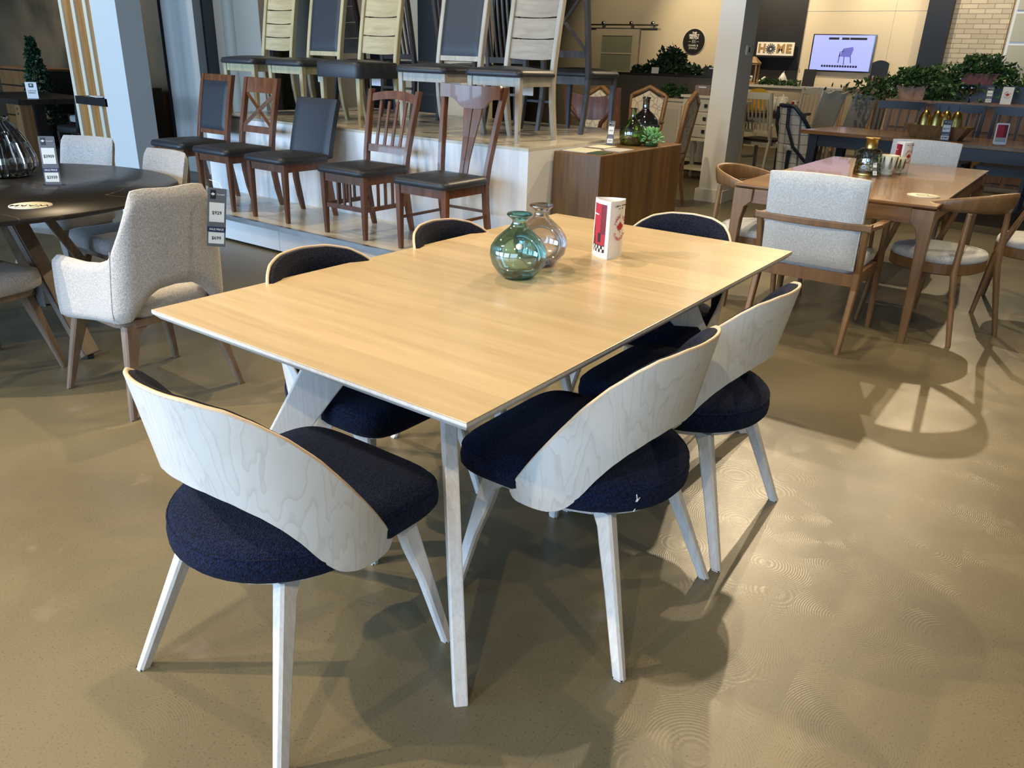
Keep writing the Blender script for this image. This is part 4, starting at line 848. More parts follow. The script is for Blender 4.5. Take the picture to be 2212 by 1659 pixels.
        MB().bar((-hw + 0.03, -0.24, 0.23), (hw - 0.03, -0.24, 0.23), 0.012, 0.018).build('stretcher', wd_, t)
    elif kind == 'spindle':
        rail(H - 0.07, H, wd_, bow=0.02); rail(0.50, 0.545, wd_, bow=0.0)
        for i in range(7):
            u = -0.78 + 0.26 * i; MB().rings([[(u * (hw - 0.03) + a * 0.008, yb(z) - 0.012 * math.sin(PI * (z - .52) / (H - .55)) + b * 0.007, z) for a, b in ((-1, -1), (1, -1), (1, 1), (-1, 1))] for z in lin(0.53, H - 0.05, 6)]).build('back_spindle', wd_, t)
        MB().bar((-hw + 0.03, D, 0.20), (hw - 0.03, D, 0.20), 0.014, 0.02).build('stretcher', wd_, t); MB().bar((-hw + 0.03, -0.24, 0.26), (hw - 0.03, -0.24, 0.26), 0.014, 0.02).build('stretcher', wd_, t)
    return t
LOW, UP = 0.212, 0.86
GL, GU = 'dark cherry chairs on the low platform', 'pale rustic chairs on the tall platform'
diner('panel', 'cherry', 'cherry chair with a grey upholstered panel back, leftmost on the low platform', (-6.17, 3.93, LOW), PI, 0.985, GL)
diner('xback', 'cherry', 'cherry chair with an X-shaped open back on the low platform', (-5.58, 3.93, LOW), PI, 0.98, GL)
diner('parson', 'cherry', 'low-backed chair wholly covered in grey leather above cherry legs', (-4.925, 3.93, LOW), PI, 0.86, GL)
diner('arch', 'cherry', 'cherry chair with an arched top and upright slats on the low platform', (-4.11, 3.93, LOW), PI, 0.955, GL)
diner('fan', 'cherry', 'cherry chair with a solid crest and split fan splat, rightmost on the low platform', (-3.39, 3.93, LOW), PI, 1.015, GL)
diner('ladder', 'rustic', 'pale wooden ladder-back chair, leftmost on the tall platform', (-6.18, 4.69, UP), PI, 1.10, GU, slat='rustic_slat')
diner('tallpanel', 'rustic', 'pale wooden chair with a tall dark upholstered back, left of centre on the tall platform', (-5.565, 4.69, UP), PI, 1.10, GU)
diner('ladder', 'rustic', 'pale ladder-back chair with knotty slats and a thick leather-fronted seat', (-4.92, 4.69, UP), PI, 1.10, GU, slat='rustic_slat', W=0.45, thick=True)
diner('tallpanel', 'greywash', 'greyish wooden chair with a tall dark leather back, right of centre on the tall platform', (-4.06, 4.69, UP), PI, 1.10, GU, W=0.45)
diner('ladder', 'greywash', 'greyish ladder-back chair at the right front corner of the tall platform', (-3.43, 4.72, UP), PI, 1.10, GU, slat='greywash_slat', W=0.45)
GD = 'charcoal chairs in the back row of the tall platform'
diner('spindle', 'charcoal_wood', 'charcoal spindle-back chair facing away, between the two pale chairs left of centre', (-5.28, 5.72, UP), 0, 1.10, GD)
sp = diner('spindle', 'charcoal_wood', 'charcoal spindle-back chair facing away, behind the knotty ladder-back chair', (-4.72, 5.88, UP), 0, 1.10, GD)
dup(sp, (-4.14, 5.82, UP), 0, 'charcoal spindle-back chair facing away, seen right of the tall dark leather back')
diner('ladder', 'dark_wood', 'dark brown ladder-back chair in the back row behind the leftmost pale chair', (-6.05, 5.85, UP), 0, 1.08, GD)
diner('xback', 'charcoal_wood', 'charcoal chair with an X-shaped back facing away at the right end of the tall platform', (-3.55, 5.80, UP), 0, 1.14, GD, W=0.46)
for x, y in ((-4.78, 4.78), (-3.96, 4.78), (-3.32, 4.80), (-5.42, 4.78)):
    tag(MB().box(-0.05, 0.05, -0.001, 0.001, -0.06, 0).build('paper_tag', 'paper', None, loc=(x, y - 0.05, UP + 0.364)), 'white paper tag hanging under a pale chair seat at x', 'tag', 'paper tags under the chair seats')
_tags = [o for o in C.objects if o.name.startswith('paper_tag')]
for o, s_ in zip(_tags, ('under the knotty ladder-back chair', 'under the greyish tall-backed chair', 'under the greyish ladder-back chair at the corner', 'under the pale tall-backed chair left of centre')): o['label'] = 'white paper tag hanging ' + s_

# ---------------------------------------------------------------- far left corner
t = thing('dark_table', 'dark wooden dining table with a bolted corner leg at the far left', 'table', (-11.3, 4.95, 0))
MB().box(-0.85, 0.85, -0.50, 0.50, 0.70, 0.76).build('tabletop', 'dark_wood', t)
for sx in (-1, 1):
    for sy in (-1, 1):
        l = MB().box(sx * 0.77 - 0.07, sx * 0.77 + 0.07, sy * 0.42 - 0.07, sy * 0.42 + 0.07, 0, 0.70).build('leg', 'walnut' if (sx, sy) == (1, -1) else 'dark_wood', t)
        if (sx, sy) == (1, -1):
            for z in (0.655, 0.60): MB().lathe([(0.0001, 0), (0.014, 0), (0.014, 0.004), (0.0001, 0.004)], 12).build('bolt', 'black', l, loc=(sx * 0.77, sy * 0.42 - 0.07, z), rot=(PI / 2, 0, 0))
t = thing('table_sign', 'white CUSTOM DINING sign standing on the dark table', 'sign', (-10.66, 4.72, 0.76), math.radians(52))
MB().box(-0.062, 0.062, 0, 0.03, 0, 0.185).build('board', 'paper', t); MB().box(-0.026, 0.026, -0.002, 0, 0.125, 0.17).build('logo_square', 'black', t); maple(MB(), 0, 0.15, 0.014, -0.002).build('logo_leaf', 'paper', t)
text('custom_text', 'CUSTOM', 0.023, 'ink', t, (0, -0.001, 0.085)); text('dining_text', 'DINING', 0.023, 'ink', t, (0, -0.001, 0.062))
t = thing('high_back_chair', 'black high-backed leather chair beside the dark table at the far left', 'chair', (-10.05, 4.98, 0), PI / 2 + 0.12)
MB().pad(rrect(0.46, 0.46, 0.05, 5), [(0.97, 0.40), (1, 0.42), (1, 0.46), (0.95, 0.48)], 0.02, 4).build('seat', 'black', t)
MB().sheet(lambda u, v: (u * 0.23, -0.22 - 0.10 * v, 0.42 + 0.55 * v + 0.03 * (1 - u * u) * v), lambda u, v: (0, 0.05, 0), lin(-1, 1, 9), lin(0, 1, 9)).build('backrest', 'black', t)
for sx in (-1, 1):
    for y in (-0.2, 0.2): MB().post([(sx * 0.2, y, 0, 0.03, 0.03), (sx * 0.2, y, 0.41, 0.045, 0.045)]).build('leg', 'dark_wood', t)
t = thing('leather_chair', 'brown leather chair back behind the sign on the dark table', 'chair', (-11.35, 5.75, 0), PI)
MB().pad(rrect(0.46, 0.44, 0.05, 5), [(0.97, 0.40), (1, 0.42), (1, 0.46), (0.95, 0.48)], 0.02, 4).build('seat', 'paint_grey', t)
MB().sheet(lambda u, v: (u * 0.23, -0.21 - 0.06 * v, 0.50 + 0.43 * v), lambda u, v: (0, 0.05, 0), lin(-1, 1, 9), lin(0, 1, 5)).build('backrest', plain('taupe_leather', (0.10, 0.08, 0.065), 0.5), t)
for sx in (-1, 1):
    for y in (-0.2, 0.2): MB().post([(sx * 0.2, y, 0, 0.03, 0.03), (sx * 0.2, y, 0.50, 0.045, 0.045)]).build('leg', 'dark_wood', t)
t = thing('cypress_topiary', 'slim dark green cone-shaped topiary tree by the brown mural wall', 'plant', (-12.45, 5.62, 0))
MB().lathe([(0.0001, 0), (0.15, 0), (0.18, 0.28), (0.0001, 0.27)], 24).build('pot', 'dark_wood', t); MB().tube([(0, 0, 0.2), (0, 0, 1.0)], 0.02, 8).build('trunk', 'dark_wood', t)
rr = random.Random(5); cl = MB(); pts = []
for i in range(2600):
    z = rr.uniform(0.30, 1.44) ; k = (1.47 - z) / 1.17; a = rr.uniform(0, 2 * PI); r = (0.03 + 0.26 * k) * rr.uniform(0.55, 1.0); pts.append(((r * math.cos(a), r * math.sin(a), z), r))
leaf_cloud(cl, pts, 0.05, rnd=rr); cl.build('foliage', 'leaf_dark', t)
t = thing('drawer_cabinet', 'brown wooden cabinet of wide drawers at the left edge', 'cabinet', (-13.6, 6.2, 0))
MB().box(-0.75, 0.75, -0.28, 0.28, 0.05, 1.0).build('carcass', 'dark_wood', t); MB().box(-0.78, 0.78, -0.30, 0.30, 1.0, 1.03).build('top', 'walnut', t)
for i in range(4):
    d = MB().box(-0.70, 0.70, -0.30, -0.28, 0.10 + 0.225 * i, 0.30 + 0.225 * i).build('drawer', 'walnut', t)
for i, (x, h) in enumerate(((-13.25, 0.20), (-13.10, 0.15))):
    s_ = MB().lathe([(0.0001, 0), (0.04, 0), (0.045, 0.01), (0.012, 0.03), (0.018, h * 0.5), (0.010, h * 0.8), (0.022, h), (0.0001, h)], 20).build('candlestick', 'chrome', None, loc=(x, 6.02, 1.03))
    tag(s_, ('taller' if i == 0 else 'shorter') + ' silver candlestick on the drawer cabinet at the left edge', 'candlestick', 'silver candlesticks on the cabinet')
t = thing('low_sideboard', 'low dark sideboard by the mural wall behind the black high-backed chair', 'sideboard', (-11.6, 6.5, 0))
MB().box(-0.45, 0.45, -0.22, 0.22, 0.0, 0.84).build('carcass', 'dark_wood', t); MB().box(-0.42, 0.42, -0.235, -0.22, 0.10, 0.80).build('door', 'dark_wood', t)
t = thing('glass_bottle', 'clear glass bottle with a long neck on the dark sideboard', 'bottle', (-11.75, 6.35, 0.84))
MB().lathe([(0.0001, 0), (0.075, 0), (0.08, 0.02), (0.08, 0.12), (0.07, 0.15), (0.03, 0.18), (0.027, 0.27), (0.033, 0.275)], 28).build('body', 'glass_smoke', t)

# ---------------------------------------------------------------- back of the shop: barn door, signs, screen
def round_sign(label, x, z, r, build):
    t = thing('round_sign', label, 'sign', (x, 15.985, z), 0, 'round black wall signs'); o = MB()
    o.prism([(r * math.cos(a), r * math.sin(a)) for a in lin(0, 2 * PI, 49)[:-1]], -0.012, 0.0, 'y'); o.build('disc', 'black', t)
    o = MB(); o.rings([[(k * math.cos(a), y, k * math.sin(a)) for a in lin(0, 2 * PI, 49)[:-1]] for k, y in ((r, -0.004), (r + 0.008, -0.004), (r + 0.008, -0.001), (r, -0.001))], cap=False); o.build('white_rim', 'paper', t)
    build(t); return t
Yf = -0.013
def b1(t):
    text('the_text', 'THE', 0.052, 'paper', t, (0, Yf, 0.155), bold=0.002); text('perfect_text', 'PERFECT', 0.055, 'paper', t, (0, Yf, 0.110), bold=0.002); text('match_text', 'MATCH', 0.055, 'paper', t, (0, Yf, 0.065), bold=0.002)
    o = MB()
    for x in (-0.03, 0.018):
        o.box(x, x + 0.004, Yf, Yf + .001, -0.03, 0.035); o.box(x + 0.020, x + 0.024, Yf, Yf + .001, -0.03, 0.035 if x < 0 else 0.0); o.box(x, x + 0.024, Yf, Yf + .001, -0.004, 0.0); o.box(x, x + 0.024, Yf, Yf + .001, 0.022, 0.027)
    o.build('chair_symbol', 'paper', t); d = MB(); d.box(-0.11, -0.06, Yf, Yf + .001, -0.003, 0.001); d.box(0.06, 0.11, Yf, Yf + .001, -0.003, 0.001); d.build('dashes', 'paper', t)
    text('chairs_text', 'CHAIRS &', 0.050, 'tag_white', t, (0, Yf, -0.075)); text('stools_text', 'STOOLS', 0.050, 'tag_white', t, (0, Yf, -0.125))
def b2(t):
    arc_text('over_text', 'OVER', 0.055, 'paper', t, (0, 0.0), 0.135, 118, 62, True, y=Yf, bold=0.002); text('number_text', '200', 0.13, 'paper', t, (0, Yf, 0.02), bold=0.003); text('fabrics_text', 'FABRICS', 0.052, 'paper', t, (0, Yf, -0.075), bold=0.002); MB().box(-0.035, 0.035, Yf, Yf + .001, -0.135, -0.125).build('dash', 'paper', t)
def b3(t):
    arc_text('more_than_text', 'MORE THAN', 0.052, 'paper', t, (0, 0.0), 0.155, 148, 32, True, y=Yf, bold=0.002); text('number_text', '50', 0.12, 'tag_white', t, (0, Yf, 0.03), bold=0.003); text('wood_text', 'WOOD', 0.052, 'paper', t, (0, Yf, -0.055), bold=0.002); text('colors_text', 'COLORS', 0.052, 'paper', t, (0, Yf, -0.11), bold=0.002)
    d = MB(); d.box(-0.13, -0.09, Yf, Yf + .001, 0.028, 0.032); d.box(0.09, 0.13, Yf, Yf + .001, 0.028, 0.032); d.build('dashes', 'tag_white', t)
round_sign('round black sign reading THE PERFECT MATCH, left of the white column', -7.12, 1.835, 0.235, b1)
round_sign('round black sign reading OVER 200 FABRICS, upper one beside the wall screen', -3.11, 2.055, 0.205, b2)
round_sign('round black sign reading MORE THAN 50 WOOD COLORS, lower one beside the screen', -3.22, 1.58, 0.205, b3)
# pale wall panelling behind the screen and dark recess/columns
p = MB(); p.box(-4.93, -2.875, 15.93, 15.985, 1.10, 4.2); struct(p.build('wall_panelling', 'paint_cream')); 
struct(MB().box(-4.93, -2.875, 15.925, 15.93, 2.375, 2.382).box(-3.425, -3.418, 15.925, 15.93, 1.1, 4.2).build('trim_7', 'paint_grey'))
slab('trim_8', 'black', -5.95, -4.93, 15.9, 15.99, 0, 4.2); slab('trim_9', 'black', -2.875, -2.50, 15.70, 15.99, 0, 4.2)
slab('wall_brick', 'brick', -2.50, -1.66, 15.88, 15.99, 0, 4.2)
t = thing('wall_screen', 'wall-mounted screen showing an upholstered chair on a blue page', 'screen', (-4.18, 15.90, 1.68))
MB().box(-0.545, 0.545, -0.04, 0.02, -0.315, 0.315).build('bezel', 'black_gloss', t)
scn = MB().box(-0.525, 0.525, -0.043, -0.040, -0.290, 0.300).build('display', 'screen_pale', t)
d = MB(); d.box(-0.26, -0.08, -0.045, -0.043, 0.225, 0.262); d.box(-0.03, 0.10, -0.045, -0.043, 0.225, 0.262); d.box(0.11, 0.40, -0.045, -0.043, 0.225, 0.262); d.build('menu_bar', 'ink', scn)
d = MB()
for i in range(14): d.box(-0.32 + i * 0.046, -0.285 + i * 0.046, -0.045, -0.043, -0.235, -0.20)
d.build('colour_swatches', 'ink', scn)
ch = MB(); ch.prism([(-0.02, -0.05), (0.17, -0.06), (0.20, 0.06), (0.19, 0.11), (0.02, 0.08), (0.0, 0.0)], -0.045, -0.043, 'y'); ch.build('pictured_chair', 'screen_chair', scn)
lg = MB()
for a, b in (((-0.02, 0.0), (-0.03, -0.16)), ((0.06, -0.05), (0.07, -0.19)), ((0.17, -0.05), (0.19, -0.16)), ((0.0, 0.02), (0.04, 0.045)), ((-0.03, -0.06), (-0.02, 0.03))): lg.bar((a[0], -0.0445, a[1]), (b[0], -0.0445, b[1]), 0.002, 0.012, (1, 0, 0))
lg.build('pictured_legs', 'ink', scn)
t = thing('home_sign', 'cream wooden sign spelling HOME with a windmill for the O', 'sign', (-5.38, 15.80, 1.73))
MB().box(-0.35, 0.35, 0, 0.03, -0.115, 0.115).build('board', 'petal_white', t)
for x, c_ in ((-0.255, 'H'), (0.105, 'M'), (0.255, 'E')): text('letter_' + c_.lower(), c_, 0.20, 'sign_wood', t, (x, -0.004, 0), ext=0.003, bold=0.010)
wm = MB()
for i in range(14):
    a = 2 * PI * i / 14; wm.bar((-0.085 + 0.02 * math.cos(a), -0.006, 0.02 * math.sin(a)), (-0.085 + 0.092 * math.cos(a), -0.006, 0.092 * math.sin(a)), 0.004, 0.017, (-math.sin(a), 0, math.cos(a)))
wm.build('windmill', 'steel', t)
t = thing('floating_shelf', 'short black floating shelf under the HOME sign', 'shelf', (-5.38, 15.80, 1.60)); MB().box(-0.36, 0.36, -0.10, 0.10, -0.02, 0.012).build('board', 'black', t)
t = thing('wall_counter', 'long cream counter along the back wall under the screen', 'counter', (-4.2, 15.55, 0)); MB().box(-1.9, 1.15, -0.28, 0.30, 0, 1.06).build('carcass', 'paint_cream', t); MB().box(-1.93, 1.18, -0.31, 0.30, 1.06, 1.10).build('worktop', 'paint_white', t)
for x in (-1.5, -0.75, 0, 0.75): MB().box(x - 0.32, x + 0.32, -0.295, -0.28, 0.1, 0.98).build('door', 'paint_cream', t)
t = thing('ceramic_pear', 'white ceramic pear on the back counter below the HOME sign', 'ornament', (-5.03, 15.42, 1.10)); MB().lathe([(0.0001, 0), (0.05, 0), (0.085, 0.04), (0.09, 0.09), (0.06, 0.15), (0.03, 0.20), (0.02, 0.22), (0.0001, 0.225)], 24).build('body', 'ceramic', t); MB().tube([(0, 0, 0.22), (0.02, 0, 0.25)], 0.006, 6).build('stalk', 'ceramic', t)
t = thing('garland', 'green leaf garland lying round the ceramic pear on the counter', 'plant', (-5.1, 15.34, 1.10)); g = MB(); rr = random.Random(9)
leaf_cloud(g, [((rr.uniform(-0.35, 0.4), rr.uniform(-0.05, 0.05), rr.uniform(0, 0.09)), 0) for _ in range(260)], 0.06, rnd=rr); g.build('leaves', 'leaf', t)
t = thing('bird_ornament', 'small pale bird ornament on the counter left of the ceramic pear', 'ornament', (-5.42, 15.42, 1.10)); MB().tube([(-0.07, 0, 0.05), (-0.03, 0, 0.06), (0.02, 0, 0.09), (0.05, 0, 0.13), (0.075, 0, 0.135)], [0.006, 0.028, 0.028, 0.018, 0.004], 10).build('body', 'petal_white', t); MB().tube([(-0.01, 0, 0), (0.0, 0, 0.06)], 0.004, 5).build('stand', 'sign_wood', t)
t = thing('lantern', 'wooden candle lantern on the counter beside the white column', 'lantern', (-5.63, 15.42, 1.10))
fr = MB()
for x in (-0.10, 0.10):
    for y in (-0.08, 0.08): fr.box(x - 0.012, x + 0.012, y - 0.012, y + 0.012, 0, 0.36)
fr.box(-0.12, 0.12, -0.10, 0.10, 0, 0.03); fr.box(-0.12, 0.12, -0.10, 0.10, 0.34, 0.37); fr.build('frame', 'sign_wood', t); MB().rings([[(x * k, y * k, z) for x, y in ((-0.13, -0.11), (0.13, -0.11), (0.13, 0.11), (-0.13, 0.11))] for k, z in ((1, 0.37), (0.35, 0.47), (0.3, 0.48))]).build('roof', 'sign_wood', t); MB().lathe([(0.0001, 0.03), (0.03, 0.03), (0.03, 0.15), (0.0001, 0.15)], 16).build('candle', 'paper', t)
t = thing('menu_board', 'small black lettered board leaning on the counter left of the screen', 'board', (-4.62, 15.62, 1.10)); MB().box(-0.11, 0.11, 0, 0.02, 0, 0.30).build('board', 'black', t, rot=(-0.15, 0, 0))
t = thing('sample_rack', 'dark wooden rack of wood samples at the right end of the counter', 'rack', (-3.42, 15.55, 1.10)); MB().box(-0.16, 0.16, -0.12, 0.12, 0, 0.06).build('base', 'dark_wood', t)
MB().sheet(lambda u, v: (u * 0.14, 0.05, 0.05 + (0.38 + 0.05 * (1 - u * u)) * v), lambda u, v: (0, 0.03, 0), lin(-1, 1, 11), lin(0, 1, 3)).build('arched_back', 'black', t)
for i in range(5): MB().box(-0.13 + i * 0.055, -0.09 + i * 0.055, -0.10, 0.04, 0.06, 0.23).build('sample_block', 'cherry' if i % 2 else 'dark_wood', t)
# barn door
t = thing('barn_door', 'cream sliding barn door with frosted panes hung from a metal rail', 'door', (-8.85, 15.93, 0))
dm = MB(); dm.box(-0.52, -0.37, -0.02, 0.03, 0, 2.05); dm.box(0.37, 0.52, -0.02, 0.03, 0, 2.05); dm.box(-0.37, 0.37, -0.02, 0.03, 1.92, 2.05); dm.box(-0.37, 0.37, -0.02, 0.03, 0, 0.25); dm.box(-0.37, 0.37, -0.015, 0.02, 1.56, 1.59); dm.box(-0.37, 0.37, -0.015, 0.02, 1.20, 1.23); dm.box(-0.37, 0.37, -0.015, 0.02, 0.80, 0.83); dm.build('door_frame', 'paint_cream', t)
MB().box(-0.37, 0.37, -0.004, 0.006, 0.25, 1.92).build('frosted_panes', plain('etched_pane', (0.30, 0.33, 0.24), 0.35), t)
t = thing('door_rail', 'metal sliding rail with round hangers above the barn door', 'rail', (-8.75, 15.90, 2.13)); MB().tube([(-0.85, 0, 0), (0.85, 0, 0)], 0.018, 10).build('rod', 'steel', t)
for x in (-0.45, 0.22, 0.72):
    MB().box(x - 0.015, x + 0.015, 0.0, 0.10, -0.015, 0.015).build('wall_bracket', 'steel', t)
    h = MB(); h.lathe([(0.0001, -0.012), (0.04, -0.012), (0.04, 0.012), (0.0001, 0.012)], 16); h.build('hanger', 'steel', t, loc=(x, 0, 0.03), rot=(PI / 2, 0, 0))
t = thing('thermostat', 'small white thermostat on the right face of the white column', 'thermostat', (-3.228, 8.62, 1.56)); MB().prism(rrect(0.10, 0.10, 0.02, 4), 0, 0.018, 'x').build('housing', 'ceramic', t); MB().box(0.018, 0.020, -0.005, 0.03, -0.02, 0.03).build('display', 'ink', t)

# ---------------------------------------------------------------- middle distance behind the plinth and the column
t = thing('display_counter', 'dark taupe display counter behind the wooden plinth, leaves along its top', 'counter', (-5.28, 11.55, 0))
MB().box(-0.95, 0.95, -0.25, 0.25, 0, 1.24).build('carcass', plain('taupe_paint', (0.085, 0.075, 0.065), 0.5), t); MB().box(-0.97, 0.97, -0.27, 0.27, 1.24, 1.265).build('top', 'dark_wood', t)
t = thing('ivy_mound', 'large mound of dark ivy on top of the taupe counter', 'plant', (-5.45, 11.45, 1.265)); g = MB(); rr = random.Random(11); pts = []
for _ in range(1500):
    x = rr.uniform(-0.56, 0.66) if rr.random() < 0.5 else rr.gauss(0.02, 0.17); h = 0.06 + 0.30 * math.exp(-((x - 0.03) / 0.22) ** 2) * rr.uniform(0.7, 1) + 0.05 * rr.random(); pts.append(((x, rr.uniform(-0.16, 0.16), rr.uniform(0, h)), 0))
leaf_cloud(g, pts, 0.07, rnd=rr); g.build('leaves', 'leaf_dark', t); MB().box(-0.35, 0.35, -0.08, 0.08, 0, 0.05).build('tray', 'dark_wood', t)
t = thing('name_card', 'small cream card standing before the ivy mound on the taupe counter', 'card', (-5.58, 11.26, 1.265), 0.1); MB().box(-0.055, 0.055, 0, 0.008, 0, 0.085).build('card', 'paint_white', t, rot=(-0.1, 0, 0))
def wood_box(label, loc, w, h, m='walnut'):
    t = thing('wooden_box', label, 'box', loc, 0, 'wooden boxes beside the white column'); MB().box(-w / 2, w / 2, -0.12, 0.12, 0, h).build('body', m, t); MB().box(-0.05, 0.05, -0.125, -0.12, h * 0.75, h * 0.88).build('label_holder', 'paint_white', t)
t = thing('ball_topiary', 'larger round clipped topiary ball on the cream sideboard', 'plant', (-5.02, 10.62, 0.965)); 
def ball(t, r, n, seed):
    g = MB(); rr = random.Random(seed); pts = []
    for _ in range(n):
        a, b = rr.uniform(0, 2 * PI), rr.uniform(-1, 1); q = r * rr.uniform(0.75, 1); s_ = math.sqrt(1 - b * b); pts.append(((q * s_ * math.cos(a), q * s_ * math.sin(a), r + q * b), 0))
    leaf_cloud(g, pts, 0.04, rnd=rr); g.build('leaves', 'leaf', t); MB().lathe([(0.0001, 0), (0.05, 0), (0.055, 0.05), (0.0001, 0.05)], 14).build('pot', 'dark_wood', t)
ball(t, 0.098, 500, 21)
t = thing('ball_topiary', 'smaller round clipped topiary ball to the right of the larger one', 'plant', (-4.83, 10.66, 0.965)); ball(t, 0.075, 340, 22)
t = thing('cream_sideboard', 'cream panelled sideboard behind the patterned chairs left of the white column', 'sideboard', (-4.62, 10.75, 0))
MB().box(-0.62, 0.62, -0.24, 0.24, 0.16, 0.93).build('carcass', 'paint_cream', t); MB().box(-0.65, 0.65, -0.26, 0.26, 0.93, 0.965).build('top', 'paint_cream', t)
for x in (-0.32, 0.10): d = MB().box(x - 0.19, x + 0.19, -0.255, -0.24, 0.22, 0.88).build('door', 'paint_cream', t); MB().box(x - 0.15, x + 0.15, -0.262, -0.255, 0.27, 0.83).build('door_panel', 'white_chair', d)
for x in (-0.56, 0.56):
    for y in (-0.2, 0.2): MB().post([(x, y, 0, 0.03, 0.03), (x, y, 0.17, 0.05, 0.05)]).build('leg', 'paint_cream', t)
t = thing('drawer_dresser', 'cream dresser with three drawers on turned legs against the white column', 'dresser', (-4.19, 10.05, 0))
MB().box(-0.24, 0.24, -0.22, 0.22, 0.50, 1.02).build('carcass', 'paint_cream', t); MB().box(-0.27, 0.27, -0.25, 0.25, 1.02, 1.05).build('top', 'paint_cream', t)
for i in range(3):
    d = MB().box(-0.17, 0.20, -0.235, -0.22, 0.55 + 0.155 * i, 0.68 + 0.155 * i).build('drawer', 'white_chair', t); MB().box(0.06, 0.10, -0.25, -0.235, 0.60 + 0.155 * i, 0.64 + 0.155 * i).build('pull', 'black', d)
TL = [(0.02, 0), (0.028, 0.03), (0.018, 0.07), (0.035, 0.13), (0.026, 0.22), (0.018, 0.27), (0.04, 0.34), (0.042, 0.42), (0.022, 0.46), (0.034, 0.50)]
for x in (-0.2, 0.2):
    for y in (-0.18, 0.18): MB().lathe(TL, 14, (x, y, 0), cap=True).build('turned_leg', 'paint_cream', t)
MB().box(-0.22, 0.22, -0.2, 0.2, 0.13, 0.16).build('lower_shelf', 'paint_cream', t)
wood_box('wooden box on the cream dresser next to the white column', (-4.22, 10.02, 1.05), 0.20, 0.115)
wood_box('darker wooden box with a label holder on the taupe counter', (-4.70, 11.42, 1.265), 0.26, 0.12, 'dark_wood')

def printed_chair(label, loc, rz, H=1.12):
    t = thing('carved_chair', label, 'chair', loc, rz, 'carved chairs with printed fabric backs')
    w = wood_gold
    us = lin(-1, 1, 17)
    def yb(z): return -0.20 - 0.16 * max(0, (z - 0.45)) 
    def topz(u): return H - 0.10 * abs(u) ** 2.2 - 0.03 * math.sin(abs(u) * PI)
    MB().sheet(lambda u, v: (u * (0.17 + 0.03 * v), yb(0.52 + (topz(u) - 0.55) * v) - 0.012, 0.54 + (topz(u) - 0.045 - 0.54) * v), lambda u, v: (0, 0.045, 0), us, lin(0, 1, 9)).build('printed_back', 'floral', t)
    fr = [(u * 0.222, yb(topz(u)), topz(u)) for u in us]
    MB().tube([(-0.19, yb(0.45), 0.45), (-0.205, yb(0.8), 0.8)] + fr + [(0.205, yb(0.8), 0.8), (0.19, yb(0.45), 0.45)], 0.026, 8).build('back_frame', w, t)
    MB().bar((-0.19, yb(0.51), 0.51), (0.19, yb(0.51), 0.51), 0.03, 0.045).build('lower_rail', w, t)
    MB().pad(rrect(0.46, 0.44, 0.05, 5, 0, 0.02), [(0.97, 0.42), (1, 0.43), (1, 0.46), (0.95, 0.475)], 0.025, 4).build('seat', 'floral', t)
    MB().prism(rrect(0.45, 0.43, 0.04, 4, 0, 0.02), 0.36, 0.42).build('seat_rail', w, t)
    for sx in (-1, 1):
        MB().tube([(sx * 0.20, 0.21, 0), (sx * 0.195, 0.20, 0.15), (sx * 0.21, 0.225, 0.30), (sx * 0.195, 0.205, 0.37)], [0.014, 0.016, 0.026, 0.026], 10).build('front_leg', w, t)
        MB().post([(sx * 0.19, -0.26, 0, 0.03, 0.03), (sx * 0.19, -0.21, 0.25, 0.034, 0.04), (sx * 0.19, -0.2, 0.45, 0.036, 0.045)]).build('rear_leg', w, t)
    return t
wood_gold = wood('oak_gold', (0.28, 0.155, 0.06), (0.18, 0.09, 0.035), 'Z', 1.2, 0.4); M['oak_gold'] = wood_gold
pc = printed_chair('carved chair with a leaf-print back seen edge-on at the left of the white column', (-3.72, 7.80, 0), math.radians(100), 1.14)
dup(pc, (-4.50, 8.75, 0), math.radians(185), 'carved chair with a leaf-print back facing the camera behind the bottles')
dup(pc, (-4.95, 8.15, 0), math.radians(160), 'carved chair with a leaf-print back seen under the seat of the charcoal chair')
t = thing('cross_back_chair', 'red-brown chair back with a wide crest and curved cross bars behind the bottles', 'chair', (-4.05, 7.12, 0), math.radians(8))
for sx in (-1, 1):
    MB().post([(sx * 0.25, -0.27, 0, 0.04, 0.04), (sx * 0.25, -0.2, 0.45, 0.05, 0.06), (sx * 0.26, -0.33, 1.18, 0.05, 0.045)]).build('back_post', 'cherry', t); MB().post([(sx * 0.23, 0.2, 0, 0.035, 0.035), (sx * 0.23, 0.2, 0.43, 0.045, 0.045)]).build('front_leg', 'cherry', t)
    MB().tube([(sx * 0.23, -0.31, 1.00), (sx * 0.10, -0.29, 0.86), (sx * 0.06, -0.26, 0.74), (sx * 0.10, -0.235, 0.62), (sx * 0.22, -0.215, 0.50)], 0.022, 8).build('curved_bar', 'cherry', t)
MB().sheet(lambda u, v: (u * 0.26, -0.30 - 0.02 * (1 - u * u), 0.94 + 0.06 * (1 - u * u) * (v - 1) + (0.20 - 0.05 * (1 - u * u)) * v), lambda u, v: (0, 0.03, 0), lin(-1, 1, 15), lin(0, 1, 4)).build('crest_rail', 'cherry', t)
MB().pad(rrect(0.50, 0.46, 0.05, 5), [(0.97, 0.42), (1, 0.43), (1, 0.455), (0.95, 0.47)], 0.02, 4).build('seat', 'cherry', t)
t = thing('small_round_table', 'little round brown side table behind the dark glass bottle', 'table', (-4.02, 8.02, 0))
